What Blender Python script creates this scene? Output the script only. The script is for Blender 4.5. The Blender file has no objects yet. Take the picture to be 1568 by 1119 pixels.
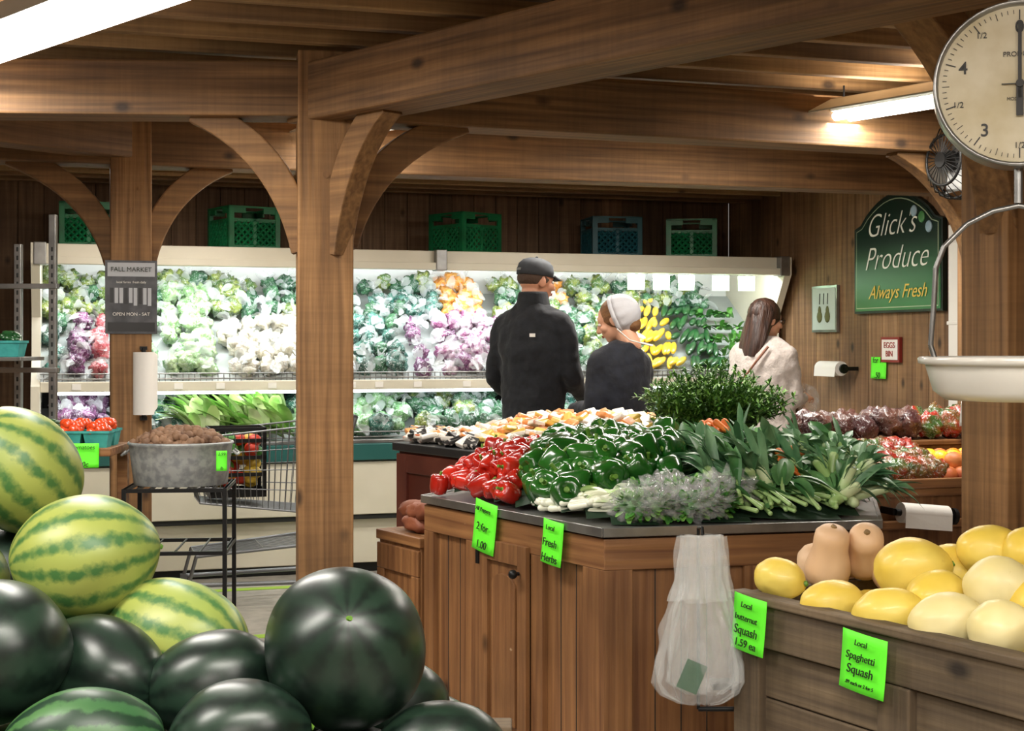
import bpy, bmesh, math, random
from math import sin, cos, pi, radians, sqrt, atan2
from mathutils import Vector, Matrix, noise, Euler
random.seed(7)
SC = bpy.context.scene
COL = SC.collection
V = Vector

# ------------------------------------------------------------------ helpers
def hexc(h):
    h = h.lstrip('#')
    out = []
    for i in (0, 2, 4):
        c = int(h[i:i+2], 16) / 255.0
        out.append(c/12.92 if c <= 0.04045 else ((c+0.055)/1.055)**2.4)
    return (out[0], out[1], out[2], 1.0)

def mat(name, col, rough=.5, metal=0.0, col2=None, scale=5.0, stretch=(1,1,1), detail=4.0,
        bump=0.0, bscale=None, coat=0.0, emis=0.0, alpha=1.0, trans=0.0, ramp=(.38,.62),
        knots=False, saw=None, spots=None, spot_scale=20, spot_lo=.62, sheen=0.0, distort=0.0, sss=0.0, spot_mix=1.0, spot_dist=1.5):
    m = bpy.data.materials.new(name)
    m.use_nodes = True
    nt = m.node_tree
    n = nt.nodes; l = nt.links
    b = n['Principled BSDF']
    c1 = hexc(col)
    b.inputs['Base Color'].default_value = c1
    b.inputs['Roughness'].default_value = rough
    b.inputs['Metallic'].default_value = metal
    b.inputs['Coat Weight'].default_value = coat
    b.inputs['Coat Roughness'].default_value = .12
    b.inputs['Alpha'].default_value = alpha
    b.inputs['Transmission Weight'].default_value = trans
    b.inputs['Sheen Weight'].default_value = sheen
    if sss:
        b.inputs['Subsurface Weight'].default_value = sss
        b.inputs['Subsurface Radius'].default_value = (.02,.01,.006)
    if emis:
        b.inputs['Emission Color'].default_value = c1
        b.inputs['Emission Strength'].default_value = emis
    tc = n.new('ShaderNodeTexCoord')
    mp = n.new('ShaderNodeMapping'); mp.inputs['Scale'].default_value = stretch
    l.new(tc.outputs['Object'], mp.inputs['Vector'])
    cur = None
    def mult(cur, colout, fac=1.0):
        mx = n.new('ShaderNodeMixRGB'); mx.blend_type = 'MULTIPLY'; mx.inputs['Fac'].default_value = fac
        l.new(cur, mx.inputs['Color1']); l.new(colout, mx.inputs['Color2']); return mx.outputs[0]
    if col2:
        nz = n.new('ShaderNodeTexNoise'); nz.inputs['Scale'].default_value = scale
        nz.inputs['Detail'].default_value = detail; nz.inputs['Distortion'].default_value = distort
        l.new(mp.outputs[0], nz.inputs['Vector'])
        r = n.new('ShaderNodeValToRGB')
        r.color_ramp.elements[0].position = ramp[0]; r.color_ramp.elements[0].color = c1
        r.color_ramp.elements[1].position = ramp[1]; r.color_ramp.elements[1].color = hexc(col2)
        l.new(nz.outputs['Fac'], r.inputs['Fac'])
        cur = r.outputs['Color']
    if knots:
        mp2 = n.new('ShaderNodeMapping')
        mp2.inputs['Scale'].default_value = tuple(.6 if s < max(stretch) else 1.0 for s in stretch)
        l.new(tc.outputs['Object'], mp2.inputs['Vector'])
        vo = n.new('ShaderNodeTexVoronoi'); vo.inputs['Scale'].default_value = 5.2
        l.new(mp2.outputs[0], vo.inputs['Vector'])
        r2 = n.new('ShaderNodeValToRGB')
        r2.color_ramp.elements[0].position = .05; r2.color_ramp.elements[0].color = (.08,.06,.05,1)
        r2.color_ramp.elements[1].position = .13; r2.color_ramp.elements[1].color = (1,1,1,1)
        l.new(vo.outputs['Distance'], r2.inputs['Fac'])
        cur = mult(cur, r2.outputs['Color'], .85)
        n3 = n.new('ShaderNodeTexNoise'); n3.inputs['Scale'].default_value = 2.2; n3.inputs['Detail'].default_value = 6
        l.new(tc.outputs['Object'], n3.inputs['Vector'])
        r3 = n.new('ShaderNodeValToRGB')
        r3.color_ramp.elements[0].position = .32; r3.color_ramp.elements[0].color = (.66,.65,.63,1)
        r3.color_ramp.elements[1].position = .68; r3.color_ramp.elements[1].color = (1.15,1.14,1.12,1)
        l.new(n3.outputs['Fac'], r3.inputs['Fac'])
        cur = mult(cur, r3.outputs['Color'])
    if saw:   # circular-saw marks across the board
        ms = n.new('ShaderNodeMapping'); ms.inputs['Scale'].default_value = saw
        l.new(tc.outputs['Object'], ms.inputs['Vector'])
        n4 = n.new('ShaderNodeTexNoise'); n4.inputs['Scale'].default_value = 3; n4.inputs['Detail'].default_value = 3; n4.inputs['Distortion'].default_value=.4
        l.new(ms.outputs[0], n4.inputs['Vector'])
        r4 = n.new('ShaderNodeValToRGB')
        r4.color_ramp.elements[0].position = .35; r4.color_ramp.elements[0].color = (.92,.92,.91,1)
        r4.color_ramp.elements[1].position = .6; r4.color_ramp.elements[1].color = (1.03,1.03,1.03,1)
        l.new(n4.outputs['Fac'], r4.inputs['Fac'])
        cur = mult(cur, r4.outputs['Color'])
    if spots:
        ns = n.new('ShaderNodeTexNoise'); ns.inputs['Scale'].default_value = spot_scale; ns.inputs['Detail'].default_value = 3
        ns.inputs['Distortion'].default_value = spot_dist
        l.new(tc.outputs['Object'], ns.inputs['Vector'])
        rs = n.new('ShaderNodeValToRGB')
        rs.color_ramp.elements[0].position = spot_lo; rs.color_ramp.elements[0].color = (0,0,0,1)
        rs.color_ramp.elements[1].position = spot_lo+.07; rs.color_ramp.elements[1].color = (spot_mix,spot_mix,spot_mix,1)
        l.new(ns.outputs['Fac'], rs.inputs['Fac'])
        mx2 = n.new('ShaderNodeMixRGB')
        l.new(rs.outputs['Color'], mx2.inputs['Fac'])
        if cur: l.new(cur, mx2.inputs['Color1'])
        else: mx2.inputs['Color1'].default_value = c1
        mx2.inputs['Color2'].default_value = hexc(spots)
        cur = mx2.outputs[0]
    if cur: l.new(cur, b.inputs['Base Color'])
    if bump:
        nb = n.new('ShaderNodeTexNoise'); nb.inputs['Scale'].default_value = bscale or scale
        nb.inputs['Detail'].default_value = 3
        l.new(mp.outputs[0], nb.inputs['Vector'])
        bp = n.new('ShaderNodeBump'); bp.inputs['Strength'].default_value = bump; bp.inputs['Distance'].default_value = .01
        l.new(nb.outputs['Fac'], bp.inputs['Height']); l.new(bp.outputs[0], b.inputs['Normal'])
    return m

_ico = {}
def ico(sub):
    if sub not in _ico:
        bm = bmesh.new(); bmesh.ops.create_icosphere(bm, subdivisions=sub, radius=1)
        _ico[sub] = ([v.co.copy() for v in bm.verts], [[v.index for v in f.verts] for f in bm.faces]); bm.free()
    return _ico[sub]

class MB:
    def __init__(s): s.v=[]; s.f=[]; s.mi=[]; s.sm=[]
    def add(s, vs, fs, m=0, smooth=False, T=None):
        o = len(s.v)
        s.v += [(T @ V(p)) if T is not None else V(p) for p in vs]
        for f in fs:
            s.f.append([i+o for i in f]); s.mi.append(m); s.sm.append(smooth)
    def box(s, c, size, m=0, rz=0.0, T=None, R=None):
        hx,hy,hz = size[0]/2,size[1]/2,size[2]/2
        M = Matrix.Translation(V(c)) @ (R.to_4x4() if R is not None else Matrix.Rotation(rz,4,'Z'))
        if T is not None: M = T @ M
        vs=[(-hx,-hy,-hz),(hx,-hy,-hz),(hx,hy,-hz),(-hx,hy,-hz),(-hx,-hy,hz),(hx,-hy,hz),(hx,hy,hz),(-hx,hy,hz)]
        fs=[(0,3,2,1),(4,5,6,7),(0,1,5,4),(1,2,6,5),(2,3,7,6),(3,0,4,7)]
        s.add(vs,fs,m,False,M)
    def box2(s, a, b, m=0, T=None):
        s.box([(a[i]+b[i])/2 for i in range(3)], [abs(b[i]-a[i]) for i in range(3)], m, 0, T)
    def cyl(s, p, q, r0, r1=None, m=0, seg=12, caps=True, T=None, smooth=True):
        p=V(p); q=V(q); r1 = r0 if r1 is None else r1
        d=(q-p)
        if d.length < 1e-6: return
        Q = d.to_track_quat('Z','Y').to_matrix()
        vs=[]
        for k in range(seg):
            a=2*pi*k/seg; vs.append(p+Q@V((cos(a)*r0,sin(a)*r0,0)))
        for k in range(seg):
            a=2*pi*k/seg; vs.append(q+Q@V((cos(a)*r1,sin(a)*r1,0)))
        s.add(vs,[(k,(k+1)%seg,seg+(k+1)%seg,seg+k) for k in range(seg)],m,smooth,T)
        if caps: s.add(vs,[list(range(seg))[::-1],list(range(seg,2*seg))],m,False,T)
    def tube(s, pts, r, m=0, seg=8, T=None):
        for i in range(len(pts)-1): s.cyl(pts[i],pts[i+1],r,r,m,seg,True,T)
        for p in pts[1:-1]: s.ball(p,(r,r,r),m,1,T=T)
    def ball(s, c, r, m=0, sub=2, R=None, T=None, nz=0.0, nf=2.0, seed=0):
        vs,fs=ico(sub)
        if not hasattr(r,'__len__'): r=(r,r,r)
        M=Matrix.Translation(V(c))@(R.to_4x4() if R is not None else Matrix.Identity(4))@Matrix.Diagonal((r[0],r[1],r[2],1))
        if T is not None: M=T@M
        if nz:
            off=V((seed*3.1,seed*1.7,seed*.9))
            vs=[p*(1+nz*noise.noise(p*nf+off)+nz*.4*noise.noise(p*nf*2.7+off)) for p in vs]
        s.add(vs,fs,m,True,M)
    def cap(s, pts, rads, m=0, seg=14, T=None):
        for i in range(len(pts)-1): s.cyl(pts[i],pts[i+1],rads[i],rads[i+1],m,seg,True,T)
        for p,r in zip(pts,rads): s.ball(p,r,m,2,T=T)
    def loft(s, rings, m=0, closed=True, caps=True, smooth=True, T=None):
        n=len(rings[0]); vs=[p for r in rings for p in r]; fs=[]
        for i in range(len(rings)-1):
            for k in range(n if closed else n-1):
                a=i*n+k; b=i*n+(k+1)%n
                fs.append((a,b,b+n,a+n))
        s.add(vs,fs,m,smooth,T)
        if caps: s.add(vs,[list(range(n))[::-1],list(range((len(rings)-1)*n,len(rings)*n))],m,smooth,T)
    def prism(s, poly, z0, z1, m=0, T=None):
        n=len(poly)
        vs=[(p[0],p[1],z0) for p in poly]+[(p[0],p[1],z1) for p in poly]
        fs=[list(range(n))[::-1],list(range(n,2*n))]+[(k,(k+1)%n,n+(k+1)%n,n+k) for k in range(n)]
        s.add(vs,fs,m,False,T)
    def obj(s, name, mats, parent=None, M=None, bevel=0.0, solid=0.0):
        me=bpy.data.meshes.new(name); me.from_pydata([tuple(p) for p in s.v],[],s.f)
        for m in mats: me.materials.append(m)
        me.polygons.foreach_set('material_index', s.mi)
        me.polygons.foreach_set('use_smooth', s.sm)
        me.update()
        o=bpy.data.objects.new(name,me); COL.objects.link(o)
        if M is not None: o.matrix_world = M
        if parent is not None: o.parent=parent
        if solid:
            md=o.modifiers.new('solid','SOLIDIFY'); md.thickness=solid
        if bevel:
            md=o.modifiers.new('bev','BEVEL'); md.width=bevel; md.segments=2; md.limit_method='ANGLE'; md.angle_limit=radians(40)
        return o

def empty(name, loc=(0,0,0), rot=(0,0,0)):
    o=bpy.data.objects.new(name,None); o.location=loc; o.rotation_euler=rot; o.empty_display_size=.1
    COL.objects.link(o); return o
def xf(loc=(0,0,0), rz=0.0): return Matrix.Translation(V(loc))@Matrix.Rotation(rz,4,'Z')
def rot(x=0,y=0,z=0): return Euler((x,y,z)).to_matrix()
def rrot(): return Euler((random.uniform(0,6.28),random.uniform(0,6.28),random.uniform(0,6.28))).to_matrix()
def ell(z,cx,cy,rx,ry,n=24): return [V((cx+rx*cos(2*pi*k/n),cy+ry*sin(2*pi*k/n),z)) for k in range(n)]

def text(body, size, m, parent, loc, rotv=(pi/2,0,0), shear=0.0, ext=.0008, align='CENTER', off=0.0):
    c=bpy.data.curves.new('lettering','FONT'); c.body=body; c.size=size; c.extrude=ext; c.shear=shear; c.offset=off
    c.align_x=align; c.align_y='CENTER'; c.materials.append(m)
    o=bpy.data.objects.new('lettering',c); COL.objects.link(o); o.parent=parent; o.location=loc; o.rotation_euler=rotv
    return o

def area(name, parent, loc, rotv, sx, sy, power, col=(1,.955,.89)):
    L=bpy.data.lights.new(name,'AREA'); L.shape='RECTANGLE'; L.size=sx; L.size_y=sy; L.energy=power; L.color=col
    o=bpy.data.objects.new(name,L); COL.objects.link(o); o.parent=parent; o.location=loc; o.rotation_euler=rotv
    return o

# ------------------------------------------------------------------ materials
def wood(name,c1,c2,axis='X',rough=.68,knots=True,scale=3.0,spots=None,saw=True):
    st={'X':(.5,15,15),'Y':(15,.5,15),'Z':(15,15,.5)}[axis]
    sw={'X':(22,1,1),'Y':(1,22,1),'Z':(1,1,22)}[axis] if saw else None
    return mat(name,c1,rough,col2=c2,scale=scale,stretch=st,detail=8,bump=.3,knots=knots,distort=.35,ramp=(.3,.7),
               spots=spots,spot_scale=11,spot_lo=.73,spot_mix=.8,saw=sw)
w_beam=wood('timber_beam','#5b4026','#936e47','X')
w_post=wood('timber_post','#6f4e2d','#a77d50','Z')
w_brace=wood('timber_brace','#6c4c2c','#a1784b','X')
w_wall=[wood('wall_plank_a','#664a34','#967557','Z'),wood('wall_plank_b','#74543d','#a58160','Z'),wood('wall_plank_c','#583f2d','#83654b','Z')]
w_wallr=[wood('side_plank_a','#705034','#9f7b55','Z'),wood('side_plank_b','#79583b','#a9845f','Z'),wood('side_plank_c','#67492f','#95714e','Z')]
w_ceil=[wood('deck_a','#7b5c3a','#ac885a','X'),wood('deck_b','#694e35','#9a7850','X'),wood('deck_c','#86653f','#b89462','X')]
w_counter=wood('counter_wood','#6c452a','#9c6f45','Z',.5,spots='#c9ad8a',saw=False)
w_counterh=wood('counter_rail_wood','#72492c','#a37549','X',.5,spots='#c9ad8a',saw=False)
w_bin=wood('bin_wood','#544637','#7c6a52','X',.75)
w_binz=wood('bin_wood_upright','#4e4133','#73614a','Z',.75)
m_maroon=mat('maroon_paint','#5e2a1e',.5,col2='#713829',scale=4)
m_floor=mat('floor_vinyl','#8f8a80',.35,col2='#a39d92',scale=14,detail=5,bump=.03)
m_tape=mat('green_floor_tape','#8db02c',.5)
m_metal=mat('steel_trim','#a4a4a2',.34,metal=.85,col2='#8a8a88',scale=8,bump=.05)
m_chrome=mat('chrome','#c9c9c9',.18,metal=1)
m_black=mat('black_metal','#141414',.45,metal=.4)
m_cream=mat('case_enamel','#dcd6c4',.4,col2='#d2ccb8',scale=2)
m_white=mat('white_panel','#dfe2e0',.4)
m_grey=mat('deck_grey','#a3aaa8',.5)
m_dark=mat('dark_parts_and_shade','#1c1e1c',.7)
m_teal=mat('teal_bumper','#1f5a55',.45)
m_slate=mat('slate_edge','#2c2e30',.35)
m_lamp=mat('fluorescent_tube','#fff6e6',.5,emis=14)
m_caselamp=mat('case_tube','#f4fbff',.5,emis=8)
m_green=mat('neon_card','#62ee2c',.6,emis=.12)
m_ink=mat('marker_ink','#1c2a14',.6)
m_paper=mat('white_paper','#ece9e2',.75,bump=.1,bscale=30)
m_crate=mat('crate_plastic','#127a48',.42,col2='#0e6238',scale=6)
m_crateb=mat('crate_plastic_blue','#164f58',.42)

# ------------------------------------------------------------------ room
ANG=radians(17)
O=V((-2.695,8.116,0))
BL=xf(O,ANG)
X0,X1,Y0,Y1,ZC=-3.2,4.85,-10.6,1.12,2.5
b=MB(); b.box2((X0-.1,Y0-.1,-.08),(X1+.1,Y1+.1,0)); b.obj('floor',[m_floor],M=BL)
def plankwall(name,axis,fixed,a0,a1,mats,w=.16,sgn=1):
    b=MB(); a=a0; i=0
    while a<a1-1e-4:
        e=min(a+w,a1)
        m=random.randrange(3)
        if axis=='x': b.box2((a+.0015,fixed,0),(e-.0015,fixed+sgn*.03,ZC+.02),m)
        else: b.box2((fixed,a+.0015,0),(fixed+sgn*.03,e-.0015,ZC+.02),m)
        a=e
    if axis=='x': b.box2((a0,fixed+sgn*.03,0),(a1,fixed+sgn*.08,ZC+.02),2)
    else: b.box2((fixed+sgn*.03,a0,0),(fixed+sgn*.08,a1,ZC+.02),2)
    return b.obj(name,mats,M=BL,bevel=.003)
plankwall('wall_back','x',Y1,X0,X1,w_wall)
plankwall('wall_right','y',X1,Y0,Y1,w_wallr)
plankwall('wall_left','y',X0,Y0,Y1,w_wall,sgn=-1)
plankwall('wall_front','x',Y0,X0,X1,w_wall,sgn=-1)
b=MB(); y=Y0
while y<Y1:
    b.box2((X0,y+.002,ZC),(X1,min(y+.14,Y1)-.002,ZC+.03),random.randrange(3)); y+=.14
b.box2((X0,Y0,ZC+.03),(X1,Y1,ZC+.08),1)
ceil=b.obj('ceiling',w_ceil,M=BL)
b=MB(); y=Y0+.1
while y<Y1-.05:
    b.box2((X0,y,ZC-.085),(X1,y+.045,ZC),random.randrange(3)); y+=.27
j_=b.obj('joists',w_ceil,bevel=.004); j_.parent=ceil
b=MB()
b.box2((X0,-.42,0),(X1-1.2,-.34,.002)); b.box2((X0,-1.75,0),(1.6,-1.67,.002))
b.obj('floor_tape',[m_tape],M=BL)

# ------------------------------------------------------------------ timber frame
frame=empty('timber_frame')
def beam(name,p,q,w,h,zb,ext=(0,0),mt=w_beam):
    p=V((p[0],p[1],0)); q=V((q[0],q[1],0)); d=(q-p); a=atan2(d.y,d.x)
    b=MB(); b.box2((-ext[0],-w/2,0),(d.length+ext[1],w/2,h))
    return b.obj(name,[mt],frame,M=xf((p.x,p.y,zb),a),bevel=.008)
def post(name,x,y,w,a,z1=2.41):
    b=MB(); b.box2((-w/2,-w/2,0),(w/2,w/2,z1)); b.cyl((0.0,-w/2-.004,1.98),(0,-w/2+.01,1.98),.012,m=0,seg=8)
    b.cyl((.04,-w/2-.004,2.08),(.04,-w/2+.01,2.08),.012,m=0,seg=8)
    return b.obj(name,[w_post],frame,M=xf((x,y,0),a),bevel=.01)
MP=(-.66,5.0); BP=(-1.69,6.3); CP=(2.0,5.95); NP=(1.40,3.95)
post('post_1',MP[0],MP[1],.19,radians(11))
post('post_2',BP[0],BP[1],.175,ANG)
post('post_3',CP[0],CP[1],.19,ANG)
post('post_4',NP[0],NP[1],.21,radians(17))
beam('beam_1',(-3.6,4.86),(-.62,5.0),.17,.19,2.185)
beam('beam_2',(-.72,5.06),(1.65,2.53),.2,.2,2.17)
beam('beam_3',(-.6,5.03),(2.15,6.0),.17,.2,2.175)
U=V((cos(ANG),sin(ANG),0))
pD=V((BP[0],BP[1],0))
beam('beam_4',tuple((pD-U*3.4).xy),tuple((pD+U*4.34).xy),.17,.22,2.18)
beam('beam_5',BP,(-3.6,3.95),.15,.19,2.21)
def brace(name,corner,ang,reach,drop,th=.085,dp=.08,start=.09):
    P0=V((start-.02,0,-drop)); P2=V((start+reach,0,.02)); P1=V((start+reach*.12,0,-drop*.22))
    rings=[]; N=14
    for i in range(N+1):
        t=i/N
        p=P0*(1-t)**2+P1*2*t*(1-t)+P2*t*t
        tg=((P1-P0)*(1-t)+(P2-P1)*t).normalized()
        nr=V((-tg.z,0,tg.x))
        k=th*(.5+.12*sin(pi*t))
        rings.append([p+nr*k+V((0,-dp/2,0)),p+nr*k+V((0,dp/2,0)),p-nr*k+V((0,dp/2,0)),p-nr*k+V((0,-dp/2,0))])
    b=MB(); b.loft(rings,smooth=False)
    return b.obj(name,[w_brace],frame,M=xf(corner,ang),bevel=.006)
brace('brace_1',(MP[0],MP[1],2.19),radians(182.5),.36,.47)
brace('brace_2',(MP[0],MP[1],2.18),radians(-46.9),.28,.47)
brace('brace_3',(MP[0],MP[1],2.18),radians(19.5),.42,.44)
brace('brace_4',(BP[0],BP[1],2.19),ANG+pi,.42,.44)
brace('brace_5',(BP[0],BP[1],2.19),ANG,.34,.42)
brace('brace_6',(CP[0],CP[1],2.18),radians(199.5),.38,.44)
brace('brace_7',(NP[0],NP[1],2.26),radians(227),.62,.55,dp=.11,th=.1)

# ------------------------------------------------------------------ ceiling fixtures
def fixture(x,y,z,a,L=1.22,power=45,up=.30):
    root=empty('fluorescent_ceiling_light',(x,y,z),(0,0,a))
    b=MB()
    b.box2((-L/2,-.055,0),(L/2,.055,.05))
    for s in (-1,1):
        b.add([(-L/2,s*.05,.045),(L/2,s*.05,.045),(L/2,s*.15,-.01),(-L/2,s*.15,-.01),(-L/2,s*.05,.051),(L/2,s*.05,.051),(L/2,s*.15,-.004),(-L/2,s*.15,-.004)],
              [(0,1,2,3),(4,7,6,5),(0,4,5,1),(3,2,6,7),(0,3,7,4),(1,5,6,2)])
    b.box2((-L/2,-.03,-.015),(-L/2+.03,.03,.0)); b.box2((L/2-.03,-.03,-.015),(L/2,.03,.0))
    b.obj('housing',[m_white],root)
    b=MB()
    for s in (-.032,.032): b.cyl((-L/2+.02,s,-.018),(L/2-.02,s,-.018),.017,seg=12)
    b.obj('tubes',[m_lamp],root)
    b=MB()
    for s in (-.45,.45): b.cyl((s,0,.05),(s,0,ZC-.085-z),.004,seg=6)
    b.obj('hangers',[m_black],root)
    area('tube_light',root,(0,0,-.045),(0,0,0),L,.14,power)
    if up: area('added_fill_uplight',root,(0,0,.056),(pi,0,0),L,.25,power*up,(1,.92,.80))  # added fill lamp above the housing, brightens ceiling and back wall
    return root
def bigfixture(x,y,z,a,L,power):
    root=empty('fluorescent_ceiling_light',(x,y,z),(0,0,a))
    b=MB(); b.box2((-L/2,-.12,.02),(L/2,.12,.07)); b.obj('housing',[m_white],root)
    b=MB(); rings=[]
    for xx in (-L/2+.01,L/2-.01):
        rings.append([V((xx,.115*cos(pi*k/10),.02-.045*sin(pi*k/10))) for k in range(11)])
    b.loft(rings,closed=False,caps=False); b.obj('diffuser',[mat('lit_diffuser','#fff8ee',.5,emis=6)],root,solid=.003)
    b=MB()
    for s in (-.45,.45): b.cyl((s,0,.07),(s,0,ZC-.085-z),.004,seg=6)
    b.obj('hangers',[m_black],root)
    area('tube_light',root,(0,0,-.04),(0,0,0),L,.2,power)
    area('added_fill_uplight',root,(0,0,.075),(pi,0,0),L,.2,power*.25,(1,.92,.80))  # extra upward fill, added to lift the ceiling brightness
bigfixture(-1.30,4.08,2.31,radians(-46.5),1.9,38)
fixture(1.58,5.25,2.31,radians(-53),1.22,24)
fixture(.2,1.1,2.33,radians(17),1.22,42)
fixture(-1.6,1.6,2.33,radians(17),1.22,40)
fixture(1.7,.4,2.33,radians(17),1.22,38)
fixture(-.2,-1.4,2.33,radians(17),1.22,52)
fixture(.7,7.75,2.36,ANG,1.22,30,.7)
fixture(-1.7,7.4,2.36,ANG,1.22,22,.7)
fixture(-.6,6.2,2.36,radians(-47.7),1.0,14,.8)
fixture(1.0,6.35,2.36,ANG,1.0,14,.8)

# ------------------------------------------------------------------ refrigerated case
CL=4.74
case=empty('refrigerated_produce_case',O,(0,0,ANG))
b=MB()
b.box2((0,.06,0),(CL,.95,.08),3)
b.box2((0,.02,.06),(CL,.9,.33),0)
b.box2((0,-.03,.36),(CL,.9,.68),0)
b.box2((0,-.02,.33),(CL,.9,.36),3)  # dark strip colours in the shadow crease between the front panels
b.box2((0,-.05,.69),(CL,.02,.79),4)
b.box2((0,-.04,.79),(CL,.03,.815),1)
b.box2((0,.02,.68),(CL,.95,.74),2)
b.box2((0,.93,.6),(CL,1.0,1.97),2)
b.box2((0,.60,.74),(CL,.63,1.12),3)
b.box2((0,.06,1.12),(CL,.95,1.15),2)
b.box2((0,.035,1.115),(CL,.07,1.175),0)
b.box2((0,.08,1.87),(CL,.13,1.975),0)
b.box2((0,.03,1.855),(CL,.1,1.90),0)
b.box2((0,.10,1.95),(CL,1.0,1.975),0)
for x in (0.0,CL/2,CL): b.box2((x-.035,.022,1.85),(x+.035,.135,1.98),1)
b.box2((CL/2-.005,-.032,.36),(CL/2+.005,.0,.68),3)
b.obj('cabinet',[m_cream,m_metal,m_white,m_dark,m_teal,m_grey],case,bevel=.005)
b=MB()
prof=[(-.03,0),(1.0,0),(1.0,1.975),(.03,1.975),(.03,1.86),(.22,1.55),(.2,1.3),(.02,1.15),(-.05,.8)]
for x in (-.05,CL):
    n=len(prof); vs=[(x,p[0],p[1]) for p in prof]+[(x+.05,p[0],p[1]) for p in prof]
    b.add(vs,[list(range(n)),list(range(n,2*n))[::-1]]+[(k,n+k,n+(k+1)%n,(k+1)%n) for k in range(n)])
b.obj('end_panels',[m_cream],case)
b=MB()
b.cyl((.05,.16,1.885),(CL-.05,.16,1.885),.018,m=0,seg=12)
b.obj('lamp_tube',[m_caselamp],case)
area('case_light',case,(CL/2,.14,1.86),(radians(26),0,0),CL-.1,.1,54,(.94,.98,1))
b=MB(); b.cyl((.05,.12,1.105),(CL-.05,.12,1.105),.01,m=0,seg=10); b.obj('lower_lamp_tube',[m_caselamp],case)
area('case_lower_light',case,(CL/2,.10,1.08),(radians(6),0,0),CL-.1,.05,7,(.95,.98,1))
b=MB()
for z in (1.19,1.22): b.cyl((0,.05,z),(CL,.05,z),.0045,seg=6)
x=.02
while x<CL: b.cyl((x,.05,1.175),(x,.05,1.225),.0028,seg=5); x+=.034
for z in (.83,.86): b.cyl((0,-.01,z),(CL,-.01,z),.004,seg=6)
b.obj('wire_rails',[m_metal],case)
b=MB()
b.add([(0,.07,1.17),(CL,.07,1.17),(CL,.92,1.74),(0,.92,1.74)],[(0,1,2,3)])
b.add([(0,.05,.79),(CL,.05,.79),(CL,.59,1.0),(0,.59,1.0)],[(0,1,2,3)])
b.obj('sloped_decks',[m_grey],case,solid=.01)
b=MB()
x=.2
while x<CL-.1:
    b.box((x,.032,1.145),(.05,.004,.035),0); x+=random.uniform(.14,.34)
for xx in (3.72,3.9,4.08,4.33,4.52): b.box((xx,.16,1.80),(.12,.003,.10),1,rz=random.uniform(-.1,.1))
b.obj('shelf_tags',[m_paper,mat('pale_green_card','#bfe2b8',.6)],case)

# produce inside the case
def bagmat(n,c1,c2,white=.56,rough=.3,sc=16):
    return mat(n,c1,rough,col2=c2,scale=sc,detail=5,bump=1.0,bscale=50,coat=.6,spots='#dfe6e6',spot_scale=34,spot_lo=white-.03,spot_mix=.5,spot_dist=4.0,ramp=(.42,.58))  # whitish streaks colour in the plastic film and its glare
pm=dict(
 teal=bagmat('bagged_broccoli','#3f7a6c','#1b4436',.58), dkg=bagmat('bagged_kale','#27543a','#3f744c',.60),
 pale=bagmat('bagged_lettuce','#a9c592','#74a062',.56), white=bagmat('bagged_cauliflower','#ddd8cb','#b0aa94',.6),
 purple=bagmat('bagged_turnips','#82406c','#d0bfca',.6), red=bagmat('bagged_radishes','#ab3f4b','#c9777a',.60),
 plum=bagmat('bagged_red_cabbage','#552c50','#7d4672',.58), orange=bagmat('bagged_carrots','#de8a2c','#e5ac58',.62),
 yellowg=bagmat('bagged_greens','#86963f','#4f7136',.58), grn=bagmat('bagged_beans','#52854f','#7ba86c',.56),
 yel=mat('yellow_squash_skin','#eec326',.3,col2='#f2d352',scale=6,coat=.4), zuc=mat('zucchini_skin','#1b4522',.28,col2='#2d5f33',scale=20,coat=.5),
 onion=mat('green_onion_skin','#3d7c3a',.4,col2='#78b25c',scale=10))
ALT=dict(teal='dkg',dkg='yellowg',pale='grn',white='white',purple='plum',red='purple',plum='purple',orange='orange',yellowg='dkg',grn='teal',yel='yel',zuc='zuc',onion='dkg')
def blade(b,p,d,L,w,droop,m,fold=.25,N=6,T=None,twist=0.0,prof=None):
    p=V(p); d=V(d).normalized()
    side=d.cross(V((0,0,1)))
    if side.length<.05: side=V((1,0,0))
    side.normalize()
    side=Matrix.Rotation(twist,3,d)@side
    up=side.cross(d).normalized()
    vs=[];fs=[]
    for i in range(N+1):
        t=i/N
        c=p+d*(L*t)+V((0,0,-droop*t*t))
        ww=w*(prof(t) if prof else (.25+1.1*sin(pi*min(1,t*.92+.04))**.8))*.5
        vs+=[c-side*ww+up*(ww*fold),c,c+side*ww+up*(ww*fold)]
    for i in range(N):
        a=i*3
        fs+=[(a,a+1,a+4,a+3),(a+1,a+2,a+5,a+4)]
    b.add(vs,fs,m,True,T)
m_tuft=mat('bag_film_tuft','#e8eeee',.10,alpha=.34,coat=.9,bump=.8,bscale=60)
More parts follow.
